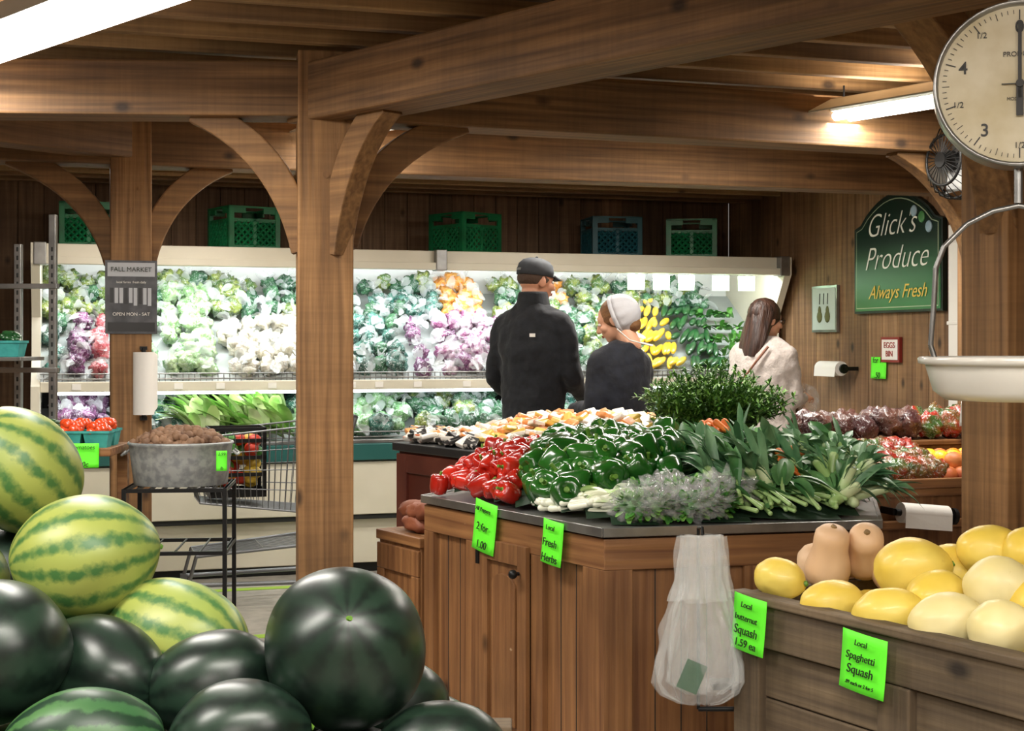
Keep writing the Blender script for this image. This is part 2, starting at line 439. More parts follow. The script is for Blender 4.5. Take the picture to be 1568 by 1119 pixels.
def produce(name,mk,x0,x1,r0,r1,kind='blob',rad=.066,tier='up'):
    b=MB(); sd=0
    for j in range(r0,r1+1):
        if tier=='up': y=.13+j*.11; z=1.225+j*.088
        else: y=.08+j*.12; z=.85+j*.06
        sp=rad*1.45 if kind=='blob' else rad*.8
        n=max(1,int((x1-x0)/sp)); off=(j%2)*.5*sp
        for i in range(n):
            sd+=1
            x=x0+sp*(i+.5)+off*.6+random.uniform(-.018,.018)
            if x>CL-.05: continue
            if kind=='blob':
                r=rad*random.uniform(.75,1.2)
                c=V((x,y+random.uniform(-.02,.02),z+r*.55+random.uniform(-.015,.02)))
                mi=1 if random.random()<.22 else 0
                R=rrot()
                b.ball(c,(r*random.uniform(.8,1.0),r*.8,r*random.uniform(.7,.9)),mi,3,R=R,nz=.5,nf=2.6,seed=sd+x0*10)
                for q in range(3):   # several heads / roots per bag
                    o=R@V((random.uniform(-1,1),random.uniform(-1,1),random.uniform(-1,1))).normalized()*r*.62
                    b.ball(c+o,r*random.uniform(.42,.6),mi,2,R=R,nz=.5,nf=2.5,seed=sd+q)
                for q in range(4):
                    d=V((random.uniform(-.8,.8),random.uniform(-1,-.3),random.uniform(-.2,1))).normalized()
                    blade(b,c+d*r*.85,d*.4+V((random.uniform(-1,1),-.1,random.uniform(-1,1))),random.uniform(.04,.10),random.uniform(.025,.06),.012,2,fold=.6,N=3,twist=random.uniform(-1.5,1.5))
            elif kind=='long':
                b.ball((x,y,z+rad*.7+random.uniform(0,.02)),(rad*.42,rad*1.9,rad*.42),0,2,R=rot(.35+random.uniform(-.2,.2),0,-.55+random.uniform(-.25,.25)))
            elif kind=='leaf':
                for q in range(5):
                    p=V((x+random.uniform(-.03,.03),y,z))
                    d=V((random.uniform(-.9,.1),random.uniform(-.6,.1),.6)).normalized()
                    blade(b,p,d,random.uniform(.1,.17),random.uniform(.02,.035),.07,0)
    return b.obj(name,[pm[mk],pm[ALT[mk]],m_tuft],case)
S=[('bagged_broccoli','teal',.02,.15,0,3),('bagged_red_cabbage','plum',.15,.28,0,3),('bagged_radishes','red',.28,.44,0,3),
('bagged_green_beans','grn',.44,.7,0,3),('bagged_lettuce','pale',.7,1.05,0,3),('bagged_cauliflower','white',1.05,1.85,0,3),
('bagged_broccoli','teal',1.85,2.22,0,3),('bagged_beets','plum',2.22,2.38,0,3),('bagged_turnips','purple',2.38,2.86,0,3),
('bagged_green_beans','grn',2.86,3.3,0,3),('bagged_kale','dkg',3.3,3.78,0,3)]
for s in S: produce(*s)
T2=[('bagged_salad_greens','yellowg',.02,.7,4,6),('bagged_lettuce','pale',.7,1.0,4,5),('bagged_salad_greens','yellowg',1.0,1.35,4,5),('bagged_salad_greens','yellowg',.72,1.35,6,6),
('bagged_kale','dkg',1.35,2.0,4,6),('bagged_broccoli','teal',2.0,2.5,4,5),('bagged_kale','dkg',2.0,2.5,6,6),('bagged_carrots','orange',2.5,2.85,4,6),('bagged_broccoli','teal',2.4,2.52,4,6),
('bagged_kale','dkg',2.88,3.2,4,6),('bagged_carrots','orange',3.2,3.42,5,6),('bagged_kale','dkg',3.2,3.8,4,4),('bagged_salad_greens','yellowg',3.45,3.8,5,6),('bagged_kale','dkg',3.8,4.55,5,6)]
for s in T2: produce(*s)
produce('yellow_squash_stack','yel',3.78,4.08,0,5,'long',.055)
produce('zucchini_stack','zuc',4.08,4.36,0,4,'long',.055)
produce('green_onion_bunches','onion',4.34,4.64,0,4,'leaf',.07)
produce('bagged_red_cabbage','plum',.05,.4,0,3,'blob',.07,'low')
produce('bagged_broccoli','teal',.42,.85,0,3,'blob',.07,'low')
produce('bagged_green_beans','grn',1.45,2.2,0,3,'blob',.07,'low')
produce('bagged_kale','dkg',2.2,2.9,0,3,'blob',.07,'low')
produce('bagged_broccoli','teal',2.9,4.6,0,3,'blob',.075,'low')
b=MB()
for i in range(210):
    x=random.uniform(.85,1.45); y=random.uniform(.0,.4)
    blade(b,(x,y,.83+y*.5),(random.uniform(-1,.0),-.15,random.uniform(.25,.9)),random.uniform(.2,.32),.06,.07,random.randrange(2))
m_rom=[mat('romaine_leaf','#a6c87c',.4,col2='#74a84e',scale=9,bump=.3),mat('romaine_rib','#dce9c0',.4,col2='#a8c878',scale=9)]
b.obj('romaine_lettuce_bunches',m_rom,case)

# milk crates on the case
def crate(xl,yl,a,m,dark=True):
    root=BL@Matrix.Translation((xl,yl,1.977))@Matrix.Rotation(a,4,'Z')
    b=MB(); w=.34; h=.28; hw=w/2
    b.box2((-hw,-hw,0),(hw,hw,.012),0)
    for k in range(4):
        T=Matrix.Rotation(k*pi/2,4,'Z')
        y=-hw
        b.box2((-hw,y,0),(hw,y+.012,.035),0,T); b.box2((-hw,y,h-.045),(-.06,y+.012,h),0,T); b.box2((.06,y,h-.045),(hw,y+.012,h),0,T)
        b.box2((-hw,y-.004,h-.012),(hw,y+.016,h),0,T); b.box2((-hw,y,h-.10),(hw,y+.012,h-.078),0,T)
        b.box2((-hw,y-.004,0),(-hw+.03,y+.012,h),0,T); b.box2((hw-.03,y-.004,0),(hw,y+.012,h),0,T)
        b.box2((-.012,y,0),(.012,y+.012,h-.08),0,T)
        for s in (-1,1):
            for q in range(-3,8):
                x0=-hw+q*.042
                za,zb=.03,h-.09
                xa=x0; xb=x0+(zb-za)*1.0
                xa2,xb2=max(xa,-hw+.02),min(xb,hw-.02)
                if xb2<=xa2: continue
                z1=za+(xa2-xa); z2=zb-(xb-xb2)
                b.cyl((s*xa2,y+.006,z1),(s*xb2,y+.006,z2),.0085,seg=4,T=T,smooth=False)
    b.obj('milk_crate',[m],M=root)
for xl,a,m in ((.28,.25,m_crate),(1.22,.6,m_crate),(2.68,.75,m_crate),(3.72,.2,m_crateb),(4.32,-.1,m_crate)):
    crate(xl,.62,a-ANG,m)

# ------------------------------------------------------------------ main display counter
P0=V((.249,3.85)); PL=V((-.29,4.69)); PR=V((1.04,4.03)); PRB=V((1.2,4.75)); PBR=V((.9,5.3)); PBL=V((.10,5.33))
poly=[P0,PR,PRB,PBR,PBL,PL]
cen=sum(poly,V((0,0)))/6
def inset(pl,k): return [cen+(p-cen)*k for p in pl]
counter=empty('produce_display_counter')
b=MB()
b.prism(inset(poly,.965),0.08,.87,0); b.prism(inset(poly,.90),0,.08,2)
b.prism(inset(poly,1.01),.876,.897,1); 
b.obj('carcass_and_top',[w_counter,m_metal,m_dark],counter,bevel=.003)
def face(p,q,panels,z0=.1,z1=.868):
    p=V((p.x,p.y)); q=V((q.x,q.y)); d=q-p; L=d.length; a=atan2(d.y,d.x)
    M=xf((p.x,p.y,0),a)    # local -y is outward
    bz=MB(); bx=MB()
    y0=.0; y1=.05
    bx.box2((0,y0,z1-.085),(L,y1,z1),0); bx.box2((0,y0,z0),(L,y1,z0+.08),0)
    bx.obj('rails',[w_counterh],counter,M=M,bevel=.003)
    for (s0,s1,kind) in panels:
        a0,a1=s0*L,s1*L
        zt=z1-.085; zb=z0+.08
        if kind=='stile': bz.box2((a0,y0,zb),(a1,y1,zt),0)
        elif kind=='panel':
            bz.box2((a0,y0+.018,zb),(a1,y1,zt),0)
            k=a0+.07
            while k<a1-.03: bz.box2((k-.0015,y0+.0165,zb),(k+.0015,y0+.019,zt),2); k+=.075
        elif kind=='door':
            f=.05
            bz.box2((a0+.004,y0-.016,zb-.02),(a0+f,y0,zt+.02),0); bz.box2((a1-f,y0-.016,zb-.02),(a1-.004,y0,zt+.02),0)
            bz.box2((a0+f,y0-.016,zt-.04),(a1-f,y0,zt+.02),0); bz.box2((a0+f,y0-.016,zb-.02),(a1-f,y0,zb+.06),0)
            bz.box2((a0+f,y0-.004,zb+.05),(a1-f,y1,zt-.03),0)
            n=10; pts=[(a0+f+.02,zb+.08),(a1-f-.02,zb+.08)]
            for k in range(n+1):
                th=pi*k/n; pts.append(((a0+a1)/2+cos(th)*(a1-a0-2*f-.04)/2, zt-.11+sin(th)*.035))
            m=len(pts); vs=[(u,y0-.012,w) for u,w in pts]+[(u,y0,w) for u,w in pts]
            bz.add(vs,[list(range(m)),list(range(m,2*m))[::-1]]+[(k,m+k,m+(k+1)%m,(k+1)%m) for k in range(m)],0,False)
            bz.cyl((a1-.035,y0-.02,zt-.06),(a1-.035,y0-.035,zt-.06),.006,m=1,seg=8); bz.ball((a1-.035,y0-.04,zt-.06),.014,1,2)
            bz.box2((a0-.008,y0-.022,zt-.06),(a0+.008,y0-.014,zt+.01),1); bz.box2((a0-.008,y0-.022,zb+.03),(a0+.008,y0-.014,zb+.1),1)
    bz.obj('panels',[w_counter,m_black,m_dark],counter,M=M,bevel=.003)
face(PL,P0,[(0,.06,'stile'),(.06,.27,'panel'),(.27,.36,'stile'),(.37,.64,'door'),(.64,.70,'stile'),(.70,.90,'panel'),(.90,1,'stile')])
face(P0,PR,[(0,.10,'stile'),(.10,.50,'panel'),(.50,.56,'stile'),(.56,.93,'panel'),(.93,1,'stile')])
face(PR,PRB,[(0,.1,'stile'),(.1,.9,'panel'),(.9,1,'stile')])
face(PBL,PL,[(0,.1,'stile'),(.1,.9,'panel'),(.9,1,'stile')])
b=MB()
pi2=inset(poly,1.01)
for k in range(6):
    p,q=pi2[k],pi2[(k+1)%6]; a=atan2((q-p).y,(q-p).x); L=(q-p).length
    b.box2((0,-.004,.874),(L,.008,.900),0,xf((p.x,p.y,0),a))
b.obj('steel_rim',[m_metal],counter,bevel=.002)

def dL(x,y): return (x-P0.x)*.841+(y-P0.y)*.541
def dR(x,y): return -(x-P0.x)*.222+(y-P0.y)*.975
def yR(x,d): return P0.y+(d+.222*(x-P0.x))/.975
def dB(x,y): return 5.3-y
def dR2(x,y):
    e=(PRB-PR).normalized(); nn=V((-e.y,e.x)); return (V((x,y))-PR).dot(nn)
def dL2(x,y):
    e=(PL-PBL).normalized(); nn=V((-e.y,e.x)); return (V((x,y))-PL).dot(nn)
def inside(x,y): return min(dL(x,y),dR(x,y),dB(x,y),dR2(x,y),dL2(x,y))
def H(x,y):
    d=max(0,inside(x,y)); f=max(0,min(dL(x,y)*1.3,dR(x,y)-.05))
    return .90+min(.078,min(d*.8,f*.24))
b=MB(); N=26; vs=[];fs=[];idx={}
for i in range(N):
    for j in range(N):
        x=-.32+i*(1.65/(N-1)); y=3.85+j*(1.47/(N-1))
        idx[i,j]=len(vs); vs.append((x,y,H(x,y)))
for i in range(N-1):
    for j in range(N-1):
        if all(inside(vs[idx[a]][0],vs[idx[a]][1])>.015 for a in ((i,j),(i+1,j),(i+1,j+1),(i,j+1))):
            fs.append((idx[i,j],idx[i+1,j],idx[i+1,j+1],idx[i,j+1]))
b.add(vs,fs,0,True); b.obj('liner',[mat('dark_green_liner','#12301a',.7)],counter)

PZ=[(-.80,.0),(-.92,.35),(-.95,.6),(-.8,.84),(-.45,.96),(0,1),(.4,1.02),(.7,.98),(.92,.8),(.98,.55),(.88,.28),(.76,.0)]
def pepper(b,c,r,R,seed):
    rnd=random.Random(seed); n=20; lob=rnd.choice((3,4,4)); ph=rnd.random()*6; st=rnd.uniform(.95,1.25)
    vs=[];fs=[]
    for (z,q) in PZ:
        for k in range(n):
            a=2*pi*k/n
            l=1-.20*(1-abs(cos(lob*a/2+ph)))**1.5*(.4+.6*abs(z)) 
            dz=.14*abs(cos(lob*a/2+ph))*(1 if z>.6 else (-1 if z<-.7 else 0))*q
            vs.append(V((cos(a)*q*l,sin(a)*q*l,(z+dz)*st))*r)
    for i in range(len(PZ)-1):
        for k in range(n):
            a=i*n+k; e=i*n+(k+1)%n; fs.append((a,e,e+n,a+n))
    M=Matrix.Translation(V(c))@R.to_4x4()
    b.add(vs,fs,0,True,M)
    zt=.78*st*r
    b.cyl((0,0,zt),(0,0,zt+r*.12),r*.34,r*.16,1,10,T=M)
    b.cyl((0,0,zt+r*.1),(r*.12,0,zt+r*.62),r*.12,r*.15,1,8,T=M)
m_redp=mat('red_pepper_skin','#c42a1a',.25,col2='#98170e',scale=7,coat=.5)
m_grnp=mat('green_pepper_skin','#27641f',.22,col2='#154a14',scale=5,coat=.6)
m_stem=mat('pepper_stem','#5f8a2c',.5)
def heap(name,test,r,mats,sp,layers=(0,),seed=1,extra=None):
    rnd=random.Random(seed); b=MB(); k=0
    for lay in layers:
        y=3.85
        row=0
        while y<5.3:
            x=-.35+(row%2)*sp*.5+lay*.02
            while x<1.4:
                px=x+rnd.uniform(-.2,.2)*sp; py=y+rnd.uniform(-.2,.2)*sp
                if inside(px,py)>r*.75 and test(px,py,lay):
                    rr=r*rnd.uniform(.84,1.14)
                    R=Euler((rnd.uniform(-1.6,1.6),rnd.uniform(-1.6,1.6),rnd.uniform(0,6.3))).to_matrix()
                    pepper(b,(px,py,H(px,py)+rr*.8+lay*r*1.1),rr,R,seed*1000+k); k+=1
                x+=sp
            y+=sp*.87; row+=1
    return b.obj(name,mats)
bd=lambda y: .0+(y-4.24)*.17
heap('red_bell_pepper_pile',lambda x,y,l:x<bd(y)-.02 and (l==0 or (inside(x,y)>.11)),.032,[m_redp,m_stem],.058,(0,1),3)
heap('green_bell_pepper_pile',lambda x,y,l:bd(y)+.03<x<.56-(4.9-y)*.12 and dR(x,y)>.30+max(0,x-.25)*.25 and (l==0 or (dR(x,y)>.46 and inside(x,y)>.14)),.045,[m_grnp,m_stem],.083,(0,1),5)

# white scallions / herbs in bags along the front
b=MB()
for i in range(80):
    x=random.uniform(.10,.36); y0=3.98+max(0,(.25-x))*1.45
    y=y0+random.uniform(.02,.18)
    if inside(x,y)<.03: continue
    a=random.uniform(-.7,.4)
    p=V((x-.05,y,.915+random.uniform(0,.045)))
    d=V((cos(a),sin(a),random.uniform(-.05,.25)))
    b.cap([p,p+d*.06],[.010,.008],0,8)
    for q in range(2): blade(b,p+d*.05,d+V((0,random.uniform(-.3,.3),random.uniform(-.1,.3))),.08,.028,.015,random.choice((0,1,1)),twist=random.uniform(-1,1),fold=.5)
b.obj('scallion_bunches',[mat('scallion_white','#eef0dc',.35),mat('scallion_green','#b7d490',.4)])
m_herb=[mat('herb_leaf_a','#2f6a24',.5,col2='#4f9238',scale=20),mat('herb_leaf_b','#74aa4c',.5)]
m_film=mat('clear_film','#ffffff',.06,alpha=.14,bump=1.0,bscale=34,coat=1.0)
b=MB(); c=MB(); k=0
for i in range(12):
    t=i/11; x=.34+t*.28; dd_=random.uniform(.16,.24) if i%2 else random.uniform(.07,.12)
    y=yR(x,dd_)
    z=.94+random.uniform(0,.012)+(.02 if dd_>.15 else 0)
    for q in range(110):
        dd=V((random.gauss(0,1),random.gauss(0,1),random.gauss(0,.8))).normalized()
        p=V((x,y,z))+V((dd.x*.042,dd.y*.042,dd.z*.027))
        blade(b,p,dd+V((random.uniform(-.4,.4),random.uniform(-.4,.4),.2)),random.uniform(.014,.034),.014,.002,random.randrange(2),N=3)
    b.ball((x,y,z),(.04,.04,.024),0,2,nz=.3,seed=i)
    if i%3!=1: c.ball((x,y,z+.008),(.068,.058,.048),0,4,R=rot(0,0,random.random()*3),nz=.8,nf=4.2,seed=i+3)
hb=b.obj('bagged_herb_bunches',m_herb); 
c.obj('film_bags',[m_film],hb)

# leeks and collards
m_leek=[mat('leek_leaf','#48764f',.4,col2='#7ba277',scale=6,stretch=(3,3,1)),mat('leek_shaft','#dfe8c0',.35,col2='#9cbf74',scale=6),mat('collard_leaf','#3c6e3c',.42,col2='#66975a',scale=8,bump=.3),mat('collard_stem','#9fc07a',.4)]
b=MB()
strap=lambda t:(1.0-.25*t) if t<.75 else max(.03,.81*(1-(t-.75)*3.9))
lf=lambda t: max(.03,sin(pi*min(1,.08+t*.95))**.6)
rnd=random.Random(11)
def leek(p,d,L=.38,w=.045):
    p=V(p); d=V(d).normalized()
    b.cap([p,p+d*.09],[.015,.016],1,10)
    for q in range(8):
        dd=(d+V((rnd.uniform(-.4,.4),rnd.uniform(-.4,.4),rnd.uniform(-.1,.35)))).normalized()
        blade(b,p+d*rnd.uniform(.05,.09),dd,L*rnd.uniform(.5,.85),w*rnd.uniform(.6,1.0),rnd.uniform(.02,.10),0,fold=.5,N=8,twist=rnd.uniform(-.9,.9),prof=strap)
for i in range(38):   # left sheaf, leaves lean left/back
    x=rnd.uniform(.60,.90); y=yR(x,rnd.uniform(.20,.80))
    leek((x,y,H(x,y)+.01),(rnd.uniform(-.9,.0),rnd.uniform(-.3,.5),rnd.uniform(.2,.55)),rnd.uniform(.18,.28),.04)
def collard(p,d,L,w):
    p=V(p); d=V(d).normalized()
    b.cap([p,p+d*(L*.45)],[.007,.005],3,7)
    for q in range(2):
        blade(b,p+d*(L*.25),d+V((rnd.uniform(-.2,.2),rnd.uniform(-.2,.2),rnd.uniform(-.1,.2))),L*.75,w,rnd.uniform(.02,.06),2,fold=.45,N=7,twist=rnd.uniform(-.7,.7),prof=lf)
for i in range(210):   # right: stems at the front-right rim, leaves running back and up
    x=rnd.uniform(.64,1.08); y=yR(x,rnd.uniform(.05,.62))
    if inside(x,y)<.05: continue
    collard((x,y,H(x,y)+rnd.uniform(.015,.045)),(rnd.uniform(-.9,.1),rnd.uniform(.1,.9),rnd.uniform(.08,.4)),rnd.uniform(.15,.23),rnd.uniform(.035,.06))
for i in range(40):
    x=rnd.uniform(.92,1.08); y=yR(x,rnd.uniform(.08,.55))
    if inside(x,y)<.05: continue
    leek((x,y,H(x,y)+.03),(rnd.uniform(-.3,.6),rnd.uniform(-.2,.7),rnd.uniform(.1,.4)),rnd.uniform(.13,.2),.036)
for i in range(150):   # back filler
    x=rnd.uniform(.6,1.10); y=rnd.uniform(4.55,5.2)
    if inside(x,y)<.05: continue
    blade(b,(x,y,H(x,y)+.03),(rnd.uniform(-.8,.8),rnd.uniform(-.7,.3),rnd.uniform(.2,.6)),rnd.uniform(.12,.18),rnd.uniform(.045,.07),rnd.uniform(.02,.08),2,fold=.35,N=7,twist=rnd.uniform(-.8,.8),prof=lf)
b.obj('leek_and_collard_bunches',m_leek)

b=MB(); rnd=random.Random(4)
for i in range(18):
    if i<13: x=.70+rnd.uniform(-.03,.07); y=4.98+rnd.uniform(0,.15); z=H(x,y)+.115
    else: x=.84+rnd.uniform(-.03,.03); y=4.34+rnd.uniform(-.03,.03); z=H(x,y)+.07
    p=V((x,y,z+rnd.uniform(0,.03))); d=V((rnd.uniform(-.3,.5),-.6,rnd.uniform(-.6,-.1))).normalized()
    b.cap([p,p+d*.05,p+d*.10],[.013,.010,.004],0,8)
b.obj('carrot_bunches',[mat('carrot_skin','#dc7420',.5,col2='#c96212',scale=10)])

# second display table (maroon), behind the main counter
tp=[V((-.507,6.1)),V((-.13,5.56)),V((.98,5.62)),V((1.0,6.35)),V((.0,6.62))]
b=MB(); cc=sum(tp,V((0,0)))/5
ins=lambda k:[cc+(p-cc)*k for p in tp]
b.prism(ins(.93),0,.05,2); b.prism(ins(.97),.05,.94,0); b.prism(ins(1.01),.94,.975,1)
p,q=ins(.97)[0],ins(.97)[1]; a=atan2((q-p).y,(q-p).x); L=(q-p).length; T=xf((p.x,p.y,0),a)
for s0,s1,z0,z1 in ((0,.08,.05,.93),(L-.08,L,.05,.93),(.08,L-.08,.85,.93),(.08,L-.08,.05,.15)): b.box2((s0,-.015,z0),(s1,.01,z1),0,T)
b.obj('maroon_display_table',[m_maroon,m_slate,m_dark],bevel=.004)
pk=[mat('pack_white','#e9e4da',.3,coat=.5,spots='#c8683a',spot_scale=22,spot_lo=.6),mat('pack_orange','#e0853a',.3,col2='#efb57c',scale=30,coat=.5),mat('pack_yellow','#e6c765',.3,coat=.5),mat('pack_black','#242424',.3,coat=.5,spots='#d8d4cc',spot_scale=25,spot_lo=.58)]
b=MB(); rnd=random.Random(9)
for i in range(560):
    x=rnd.uniform(-.44,.62); y=rnd.uniform(5.60,6.5)
    e=(tp[1]-tp[0]).normalized()
    dd=(V((x,y))-tp[0]).dot(V((-e.y,e.x)))
    if dd<.05 or y>6.55-.2*x-.1: continue
    k=rnd.choice((0,0,1,1,2)) if x>-.12 else rnd.choice((0,0,3,3,0,1))
    h=.015+.085*min(1,max(0,(x+.18)*3.2))*min(1,max(0,(y-5.6)*4))
    b.box((x,y,.992+h*rnd.uniform(.25,1)),(.075,.055,.02),k,R=rot(rnd.uniform(-.5,.5),rnd.uniform(-.5,.5),rnd.uniform(0,3)))
b.obj('packaged_snack_bags',pk,bevel=.006)
b=MB(); rnd=random.Random(21)
for i in range(520):
    a=rnd.uniform(0,2*pi); rr=sqrt(rnd.random())
    p=V((.82+rr*.07*cos(a),5.77+rr*.06*sin(a),1.0))
    d=V((cos(a)*rr*.62,sin(a)*rr*.4,rnd.uniform(.6,1))).normalized(); L=rnd.uniform(.20,.34)
    pts=[]
    for k in range(7):
        t=k/6; pts.append(p+d*(L*t)+V((cos(a)*.04*t*t*rr,sin(a)*.02*t*t*rr,-.08*t*t*rr)))
    b.tube([pts[0],pts[3],pts[6]],.0016,0,4)
    for k in range(1,7):
        for q in range(6):
            dd=(d*.5+V((rnd.gauss(0,.7),rnd.gauss(0,.7),rnd.gauss(0,.5)))).normalized()
            blade(b,pts[k],dd,rnd.uniform(.018,.035),.008,.004,rnd.randrange(2),N=2)
b.obj('carrot_top_greens',[mat('carrot_green_a','#3c6a22',.5),mat('carrot_green_b','#6d9a3c',.5)])

# low stand with sweet potatoes
b=MB(); Ms=xf((-.475,5.10,0),radians(-57)); T=None
b.box2((0,0,.08),(.30,.15,.72),0,T); b.box2((-.01,-.01,.70),(.31,.16,.735),1,T)
b.box2((0,-.012,.6),(.30,0,.69),0,T); b.box2((0,-.012,.08),(.05,0,.6),0,T); b.box2((.25,-.012,.08),(.30,0,.6),0,T)
b.box2((.02,.02,0),(.28,.13,.08),0,T)
b.obj('low_wooden_stand',[w_counter,w_counterh],M=Ms,bevel=.004)
b=MB()
for i in range(14):
    px=random.uniform(.06,.24); py=random.uniform(.05,.11); z=.768+(.045 if i>6 else 0)
    b.ball((px,py,z),(.065,.034,.032),0,3,R=rot(random.uniform(-.2,.2),random.uniform(-.3,.3),random.uniform(-.4,.4)),T=Ms,nz=.25,seed=i)
b.obj('sweet_potato_pile',[mat('sweet_potato_skin','#8f5236',.6,col2='#74402c',scale=8)])

# ------------------------------------------------------------------ right fruit display
T=xf((1.53,5.47,0),ANG)
b=MB()
b.box2((-.36,-.28,0),(.42,.28,.06),1); b.box2((-.36,-.27,.06),(.42,.28,.86),0); b.box2((-.38,-.30,.845),(.44,.30,.875),1)
b.box2((-.38,-.31,.73),(.44,-.27,.76),1); b.box2((-.38,-.315,.875),(.44,-.295,.91),1)
b.box2((-.38,.08,.875),(.44,.30,1.0),0); b.box2((-.38,.06,1.0),(.44,.31,1.02),1)
b.obj('fruit_display_table',[w_counter,w_counterh],M=T,bevel=.004)
fr=[mat('orange_peel','#e88a1c',.4,bump=.3,bscale=200,coat=.2),mat('lemon_peel','#f1cb2a',.38,bump=.2,bscale=150,coat=.2),mat('peach_skin','#dc8a4a',.5,col2='#c25530',scale=9)]
b=MB(); rnd=random.Random(5)
for lay in (0,1):
    for i in range(9):
        for j in range(3):
            if lay and rnd.random()<.35: continue
            x=.0+i*.052+rnd.uniform(-.006,.006); y=-.25+j*.085+lay*.03
            if x>.41: continue
            b.ball((x,y,.912+lay*.05),(.037,.037,.035),rnd.choice((0,0,1,2)) if x>.15 else rnd.choice((1,1,2)),3,T=T)
b.obj('citrus_and_peach_pile',fr)
m_bagred=bagmat('bagged_red_peppers','#a83428','#4a6a34',.60,.2,9); m_bagbeet=bagmat('bagged_beets_skin','#4e2c2c','#6e4a40',.62,.3,9)
b=MB()
for i in range(9):
    for j in range(3):
        x=-.33+i*.05; y=-.22+j*.10
        if x>-.01: continue
        b.ball((x+random.uniform(-.01,.01),y,.925+j*.03),(.055,.05,.05),0,3,R=rrot(),nz=.45,nf=2.5,seed=i*3+j,T=T)
b.obj('bagged_red_pepper_pile',[m_bagred])
b=MB()
for i in range(8):
    for j in range(2):
        b.ball((-.33+i*.1,.13+j*.1,1.065+random.uniform(0,.03)),(.058,.055,.055),0 if i<5 else 1,3,R=rrot(),nz=.45,nf=2.5,seed=i+j*4,T=T)
b.obj('bagged_beet_pile',[m_bagbeet,m_bagred])
def rollholder(name,M,L=.2,r=.045):
    b=MB()
    b.cyl((0,0,0),(L,0,0),r,m=0,seg=24); b.cyl((-.02,0,0),(L+.035,0,0),.012,m=1,seg=10)
    b.cyl((L+.02,0,0),(L+.035,0,0),.03,m=1,seg=12); b.box2((L+.02,0,-.012),(L+.04,r+.05,.012),1); b.box2((-.03,0,-.012),(-.015,r+.05,.012),1)
    b.add([(0,-r,0),(L,-r,0),(L,-r-.006,-.05),(0,-r-.004,-.05)],[(0,1,2,3)],0)
    return b.obj(name,[m_paper,m_black],M=M)
rollholder('plastic_bag_roll',xf((1.375,5.035,.80),ANG)@Matrix.Rotation(.1,4,'Y'),.19,.036)

# ------------------------------------------------------------------ things on the right wall
def wall_pt(yl,z,off=.0): return BL@V((X1-off,yl,z))
WR=ANG-pi/2   # local -y faces into the room from the right wall
sg=empty('produce_sign',wall_pt(-1.2,1.9,.012),(0,0,WR))
w=.47
pts=[(-w,-.32),(w,-.32),(w,.20)]
for k in range(0,13):
    t=k/12; x=.40-.80*t; pts.append((x,.22+.17*sin(pi*t)**.8))
pts+= [(-w,.20)]
def plate(b,pts,y0,y1,m):
    n=len(pts); vs=[(p[0],y0,p[1]) for p in pts]+[(p[0],y1,p[1]) for p in pts]
    b.add(vs,[list(range(n)),list(range(n,2*n))[::-1]]+[(k,n+k,n+(k+1)%n,(k+1)%n) for k in range(n)],m)
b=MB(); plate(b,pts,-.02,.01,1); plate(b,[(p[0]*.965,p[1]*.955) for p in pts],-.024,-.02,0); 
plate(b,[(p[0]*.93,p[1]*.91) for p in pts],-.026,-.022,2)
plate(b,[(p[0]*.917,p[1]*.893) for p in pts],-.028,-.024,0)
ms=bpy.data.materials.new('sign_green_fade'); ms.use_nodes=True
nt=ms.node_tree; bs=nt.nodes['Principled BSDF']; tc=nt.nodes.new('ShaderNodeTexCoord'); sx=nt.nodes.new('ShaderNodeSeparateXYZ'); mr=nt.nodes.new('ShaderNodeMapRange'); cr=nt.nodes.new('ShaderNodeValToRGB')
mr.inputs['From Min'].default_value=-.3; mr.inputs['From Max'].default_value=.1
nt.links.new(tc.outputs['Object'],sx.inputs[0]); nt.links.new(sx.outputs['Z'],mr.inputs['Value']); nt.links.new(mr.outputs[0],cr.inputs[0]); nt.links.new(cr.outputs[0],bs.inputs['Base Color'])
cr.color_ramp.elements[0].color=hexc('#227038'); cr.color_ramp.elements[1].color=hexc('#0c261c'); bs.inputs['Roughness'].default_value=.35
m_gold=mat('sign_gold_paint','#d9b84a',.4); m_cream2=mat('sign_white_paint','#efece2',.4)
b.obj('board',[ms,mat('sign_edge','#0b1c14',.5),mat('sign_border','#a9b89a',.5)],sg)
text("Glick's",.20,m_cream2,sg,(-.05,-.031,.2),shear=.4,off=-.003)
text("Produce",.20,m_cream2,sg,(.0,-.031,-.0),shear=.4,off=-.003)
text("Always Fresh",.115,m_gold,sg,(.02,-.031,-.2),shear=.4)
b=MB()
for k,(x,z) in enumerate(((.20,.26),(.28,.22),(.35,.16))): b.ball((x,-.03,z),(.035,.008,.035),k%2,2)
b.obj('painted_apples',[mat('apple_paint','#9db8c8',.4),mat('leaf_paint','#4a8a4a',.4)],sg)
pc=empty('pear_picture',wall_pt(-.34,1.62,.01),(0,0,WR))
b=MB(); b.box2((-.16,-.015,-.15),(.16,.005,.15),0); b.box2((-.145,-.018,-.135),(.145,-.014,.135),1)
for x in (-.05,.05): b.ball((x,-.02,-.05),(.035,.004,.04),2,2); b.ball((x,-.02,-.01),(.02,.004,.03),2,2)
for x in (-.05,0,.05): b.cyl((x,-.02,.03),(x+.005,-.02,.1),.003,m=3,seg=5)
b.obj('picture',[m_metal,mat('picture_paper','#b9c4bd',.5),mat('pear_ink','#5a5a2a',.6),m_ink],pc)
b=MB(); b.box2((-.045,-.05,.95),(.045,0,2.05),0)
for z in (1.1,1.5,1.95): b.box2((-.055,-.055,z),(.055,0,z+.02),0)
b.obj('white_conduit_cover',[m_paper],M=xf(wall_pt(-1.80,0,.004),WR),bevel=.004)
